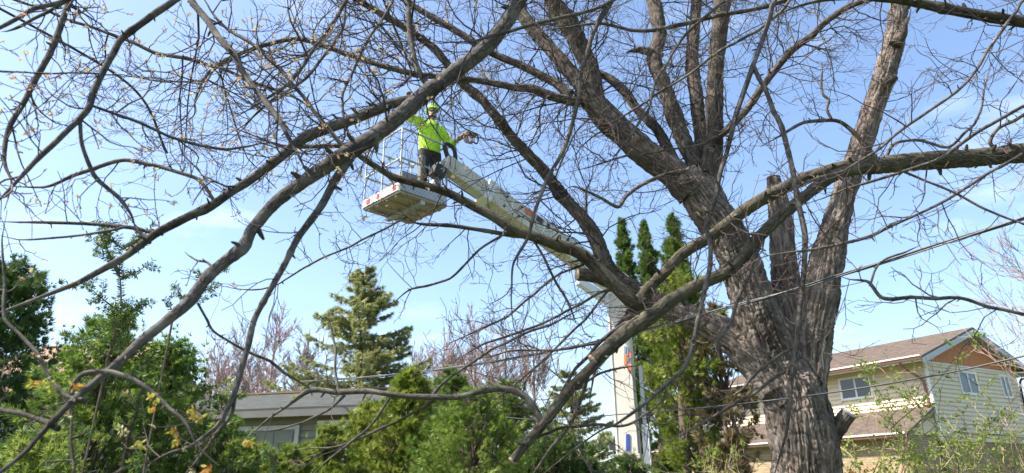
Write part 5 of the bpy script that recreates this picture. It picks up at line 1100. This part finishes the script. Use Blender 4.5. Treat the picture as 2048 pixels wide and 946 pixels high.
# boom
be = PX(888, 326, 9.9); bj = PX(1232, 568, MY)+my*.1
bxd = unit(be-bj); BL = np.linalg.norm(be-bj); bside = unit(np.cross(bxd, UZ)); bup = np.cross(bside, bxd)
def boom_sec(name, t0, t1, h0, h1, w, mat, drop=0.0):
    def loop(t, h): p = bj+bxd*BL*t+bup*drop; return [p+bside*w/2-bup*h/2, p-bside*w/2-bup*h/2, p-bside*w/2+bup*h/2, p+bside*w/2+bup*h/2]
    return MB().hexa(loop(t0, h0), loop(t1, h1)).build(name, mat, lift)
bm1 = boom_sec('boom', -.04, .80, .40, .33, .24, M['lift_white']); bm2 = boom_sec('boom_extension', .78, 1.0, .29, .27, .2, M['lift_white']); boom_sec('boom_collar', .765, .80, .38, .38, .28, M['lift_bright'])
boom_sec('lower_arm', -.02, .22, .16, .14, .12, M['lift_bright'], drop=-.42)
for t0, t1, h, m, nm in ((.545, .60, .11, 'orange', 'orange_mark'), (.50, .535, .10, 'dark', 'dark_mark'), (.46, .475, .10, 'dark', 'dark_mark')):
    p = bj+bxd*BL*(t0+t1)/2-bside*0; fs = bside if (bside@(EYE-p)) > 0 else -bside
    MB().box(p+fs*.126+bup*.10, ((t1-t0)*BL, .008, h), np.stack([bxd, fs, bup], 1)).build(nm, M[m], bm1)
boom_sec('mast_knuckle', -.03, .03, .46, .46, .30, M['lift_white'])
MB().box((be+K(0, l2*.7, .35))/2+bxd*.02, (.2, .2, .2), np.stack([bxd, bside, bup], 1)).build('platform_bracket', M['dark'], lift)
MB().tube(np.array([be, K(.05, l2*.75, .3)]), .07, 10, cap=True).build('platform_pivot', M['alu_dark'], lift)
for k, (dz, rr_) in enumerate(((.19, .014), (.165, .010), (-.17, .012))):
    pts = [bj+bxd*BL*t+bup*(dz*(1-.2*t)+.012*math.sin(t*23+k))+bside*(.03*k-.02)*(1 if k < 2 else 3) for t in np.linspace(.02, .99, 26)]; MB().tube(np.array(pts), rr_, 6, cap=True).build('hydraulic_hose', M['rubber'], lift, smooth=True)
for t in (.12, .30, .48, .66, .765):
    boom_sec('boom_band', t, t+.008, .412-.09*t, .412-.09*t, .252, M['lift_bright'])
for t in (.05, .20, .35, .62, .70):
    fs = bside if (bside@(EYE-bj)) > 0 else -bside
    for hh in (-.10, .10):
        p = bj+bxd*BL*t+bup*hh+fs*.12; MB().tube(np.array([p, p+fs*.022]), .022, 8, cap=True).build('bolt', M['dark'], lift)
hs = [be-bxd*.05+bup*.1, be+bup*.32+bxd*.12, be+bup*.36-bxd*.06, be+bup*.1-bxd*.22]; MB().tube(smooth_path(np.array(hs), .03), .035, 8, cap=True).build('hose', M['rubber'], lift, smooth=True)
MB().box(K(.35, .3, .28), (.35, .3, .4), prot).build('tool_bin', M['alu_dark'], lift)

# ------------------------------------------------------------------ wires
M['cable'] = plain('weathered_cable', (.05, .05, .052), .5, .2, 3)
M['cable_pale'] = plain('bare_neutral_wire', (.13, .13, .13), .6, .2, 3)
def wire(lab, pts, r, mat, n=1, twist=.0):
    P = smooth_path(np.array([PX(*p) for p in pts]), .15); t = thing('overhead_cable', P[0], lab, 'cable', 'overhead cables'); s = np.arange(len(P))*.15
    for k in range(n):
        a = s*2.2+k*2*math.pi/max(n, 1); off = np.stack([0*s, np.cos(a), np.sin(a)], 1)*twist; MB().tube(P+off, r, 6).build('strand', mat if k < 2 else M['cable_pale'], t, smooth=True)
wire('thick twisted service cable crossing in front of the maple trunk', [(2700, 210, 4.2), (2300, 352, 4.9), (2048, 436, 5.4), (1860, 495, 5.9), (1690, 548, 6.4), (1560, 588, 6.75), (1450, 617, 7.2), (1320, 652, 7.9), (1180, 686, 8.9), (1030, 716, 10.2), (900, 736, 11.8), (760, 752, 13.8), (600, 764, 16.2)], .0085, M['cable'], 3, .012)
wire('thin black wire passing before the house windows', [(2600, 590, 4.6), (2300, 655, 5.2), (2048, 712, 5.8), (1900, 745, 6.2), (1760, 770, 6.5), (1650, 787, 6.8), (1540, 801, 7.0), (1400, 816, 7.8), (1250, 828, 9.5), (1050, 838, 13), (760, 800, 16.4)], .0075, M['cable'])

# ------------------------------------------------------------------ the worker on the platform
M['skin'] = plain('skin', (.46, .27, .19), .55, .08, 8)
M['hivis'] = plain('lime_shirt', (.50, .86, .03), .8, .10, 6, .3)
M['lime_hat'] = plain('lime_helmet', (.42, .80, .04), .35, .05, 4)
M['pants'] = plain('charcoal_trousers', (.035, .037, .045), .9, .25, 9, .4)
M['leather'] = plain('tan_leather', (.30, .19, .09), .8, .2, 12, .3)
M['boot'] = plain('dark_boots', (.04, .03, .025), .6, .2, 9)
M['lit_leg'] = plain('sunlit_trouser_tone', (.20, .19, .16), .9, .2, 9)  # paler trouser tone, sunlight on the leg put into colour
def blend(name, tubes, ellipses, mat, parent, voxel=.014, it=5):
    """tapered limbs and stacked elliptical sections fused into one continuous surface"""
    mb = MB()
    for P, r in tubes: S = smooth_path(np.column_stack([np.array(P, float), r]), .03); mb.tube(S[:, :3], S[:, 3], 14, cap=True)
    for secs in ellipses:
        rings = [[c+ax*rx*math.cos(t)+ay*ry*math.sin(t) for t in np.arange(18)*2*math.pi/18] for (c, ax, rx, ay, ry) in secs]; V = np.array(rings).reshape(-1, 3); n = 18; k = len(secs)
        mb.add(V, [[i*n+j, i*n+(j+1) % n, (i+1)*n+(j+1) % n, (i+1)*n+j] for i in range(k-1) for j in range(n)])
        for i, fl in ((0, 1), (k-1, 0)): P_ = V[i*n:(i+1)*n]; mb.add(np.vstack([P_, P_.mean(0)]), [[n, (q+1) % n, q] if fl else [n, q, (q+1) % n] for q in range(n)])
    o = bpy.data.objects.new('tmp', mb.mesh('tmp', [mat])); COL.objects.link(o)
    md = o.modifiers.new('r', 'REMESH'); md.mode = 'VOXEL'; md.voxel_size = voxel; sm = o.modifiers.new('s', 'SMOOTH'); sm.iterations = it; sm.factor = .5
    me = bpy.data.meshes.new_from_object(o.evaluated_get(bpy.context.evaluated_depsgraph_get())); bpy.data.objects.remove(o)
    me.materials.clear(); me.materials.append(mat); me.polygons.foreach_set('use_smooth', np.ones(len(me.polygons), bool)); me.name = name
    o = bpy.data.objects.new(name, me); COL.objects.link(o)
    if parent: o.parent = parent; o.matrix_parent_inverse = Matrix.Translation(parent.location).inverted()
    return o
zfl = zf+.065
wc = PZ(856, 286, zfl+1.0); wp = np.array([wc[0], wc[1], zfl])
_lim = lambda a, lo, hi: max(lo, min(hi, a))
wp = K(.24, l2*.80, .065)
per = thing('person', wp, 'person in lime shirt and lime helmet standing on the raised platform', 'person')
wF = unit(np.array([.72, -1, 0])); wS = np.cross(UZ, wF)
w = lambda s, f, z: wp+wS*s+wF*f+UZ*z
pel, kn = .98, .52
legs = [[w(s*.10, 0, .95), w(s*.12, .03, .52), w(s*.13, -.02, .10)] for s in (-1, 1)]
armL = [w(.20, 0, 1.47), w(.35, .02, 1.20), w(.50, .22, 1.30)]; armR = [w(-.20, 0, 1.47), w(-.42, .06, 1.44), w(-.50, .16, 1.70)]
def torso(k): return [(w(0, 0, z), wS, a*k, wF, b*k) for z, a, b in ((.92, .165, .12), (1.02, .165, .12), (1.15, .165, .115), (1.30, .19, .125), (1.42, .20, .115), (1.50, .13, .09), (1.54, .065, .065))]
head_c = w(.01, .03, 1.68)
def headsecs(): return [(head_c+UZ*z+wF*f, wS, a, wF, b) for z, a, b, f in ((-.13, .045, .05, .03), (-.105, .058, .075, .02), (-.06, .068, .088, .005), (0, .076, .098, 0), (.05, .077, .10, -.004), (.09, .066, .085, -.006), (.118, .035, .045, -.008))]
body = blend('body', [(legs[0], [.082, .058, .042]), (legs[1], [.082, .058, .042]), (armL, [.055, .043, .03]), (armR, [.055, .043, .03]), ([w(0, 0, 1.50), w(.005, .015, 1.60)], [.058, .055]),
    ([head_c+wF*.09+UZ*.02, head_c+wF*.118-UZ*.025, head_c+wF*.09-UZ*.035], [.008, .017, .014]), ([head_c+wS*.078+UZ*.015, head_c+wS*.084-UZ*.03], [.016, .010]), ([head_c-wS*.078+UZ*.015, head_c-wS*.084-UZ*.03], [.016, .010])], [torso(.94), headsecs()], M['skin'], per, .012, 3)
blend('shirt', [([w(.16, 0, 1.46), w(.30, .01, 1.30), w(.36, .03, 1.19), w(.42, .11, 1.23)], [.088, .078, .068, .06]), ([w(-.16, 0, 1.46), w(-.30, .03, 1.46), w(-.41, .06, 1.44), w(-.44, .09, 1.52)], [.088, .078, .068, .058])],
    [[(w(0, 0, z), wS, a, wF, b) for z, a, b in ((.93, .195, .150), (1.0, .19, .145), (1.15, .195, .142), (1.30, .215, .15), (1.42, .215, .138), (1.50, .14, .10), (1.535, .075, .075))]], M['hivis'], per, .014, 4)
blend('trousers', [([w(s*.095, 0, .95), w(s*.115, .01, .74), w(s*.122, .035, .52), w(s*.13, 0, .30), w(s*.135, -.02, .09)], [.112, .102, .084, .078, .074]) for s in (-1, 1)], [[(w(0, 0, z), wS, a, wF, b) for z, a, b in ((.86, .185, .125), (.95, .182, .13), (1.04, .176, .128))]], M['pants'], per, .014, 4)
blend('lit_leg_side', [([w(-.155, .04, .80), w(-.165, .07, .52), w(-.165, .03, .2)], [.075, .058, .055])], [], M['lit_leg'], per, .014, 4)  # paler layer over one leg stands in for its sunlit side
for s in (-1, 1): blend('boot', [([w(s*.135, -.04, .13), w(s*.135, -.03, .06), w(s*.145, .08, .045), w(s*.15, .16, .035)], [.06, .06, .052, .04])], [], M['boot'], per, .012, 3)
hel = [(head_c+UZ*z-wF*.005, wS, a, wF, b) for z, a, b in ((.045, .112, .14), (.06, .112, .14), (.065, .10, .122), (.11, .098, .118), (.15, .078, .096), (.175, .04, .05))]
blend('helmet', [], [hel], M['lime_hat'], per, .011, 2)
blend('sunglasses', [([head_c+wS*.075+wF*.05+UZ*.012, head_c+wS*.035+wF*.098+UZ*.01, head_c+wF*.104+UZ*.012, head_c-wS*.035+wF*.098+UZ*.01, head_c-wS*.075+wF*.05+UZ*.012], [.008, .02, .012, .02, .008])], [], M['dark'], per, .008, 1)
blend('beard', [([head_c+wS*.06+wF*.03-UZ*.07, head_c+wS*.03+wF*.075-UZ*.095, head_c+wF*.085-UZ*.10, head_c-wS*.03+wF*.075-UZ*.095, head_c-wS*.06+wF*.03-UZ*.07], [.014, .02, .024, .02, .014])], [], M['boot'], per, .01, 2)
def glove(arm, mat, palm_n, curl=.6):
    e, h = arm[1], arm[2]; d = unit(h-e); n = unit(palm_n-d*(palm_n@d)); sd = np.cross(d, n); tubes = [([h-d*.09, h-d*.02], [.043, .04])]
    tubes.append(([h-d*.02, h+d*.035, h+d*.085], [.036, .042, .038]))
    tubes.append(([h-d*.02+sd*.02, h+d*.035+sd*.028, h+d*.08+sd*.024], [.026, .028, .022])); tubes.append(([h-d*.02-sd*.02, h+d*.035-sd*.028, h+d*.08-sd*.024], [.026, .028, .022]))
    for k, L in enumerate((.062, .074, .078, .068)):
        b0 = h+d*.085+sd*(.033-.022*k); m = b0+d*L*.45+n*.012; t = m+d*L*.25*(1-curl)+n*L*.6*curl+n*.01; tubes.append(([b0, m, t, t-d*.02*curl+n*.008], [.0125, .012, .0108, .009]))
    b0 = h+d*.01+sd*.036; tubes.append(([b0, b0+sd*.03+d*.03+n*.01, b0+sd*.025+d*.06+n*.03], [.016, .014, .011]))
    return blend('glove', tubes, [], mat, per, .0065, 2)
glove([w(.40, .1, 1.22), None, None][:1]+[armL[1], armL[2]], M['leather'], -UZ+wF*.5); glove(armR[:1]+[armR[1], armR[2]], M['leather'], wF)
# coiled rope hung over the gloved hand
cp_ = armL[2]+unit(armL[2]-armL[1])*.10-UZ*.03; rp = []
for k in range(90): a = k*.42; rp.append(cp_+wS*(.075*math.cos(a)+.0006*k)+UZ*(.10*math.sin(a)-.03)+wF*(.03*math.sin(k*.7)+.012*math.cos(a*.37)))
rope = thing('coiled_rope', cp_, 'tan coil of rope held in the worker\'s gloved hand', 'rope'); MB().tube(np.array(rp), .0085, 6, cap=True).build('coil', M['leather'], rope, smooth=True)
sw = thing('hand_saw', cp_+wS*.10, 'small dark looped tool beyond the worker\'s gloved hand', 'tool')
MB().tube(smooth_path(np.array([cp_+wS*.08+UZ*.06, cp_+wS*.17+UZ*.09, cp_+wS*.21-UZ*.0, cp_+wS*.18-UZ*.10, cp_+wS*.12-UZ*.09]), .02), .014, 8, cap=True).build('handle_loop', M['rubber'], sw, smooth=True)
MB().box(cp_+wS*.10+UZ*.06, (.12, .05, .05), np.stack([wS, wF, UZ], 1)).build('tool_body', M['dark'], sw)
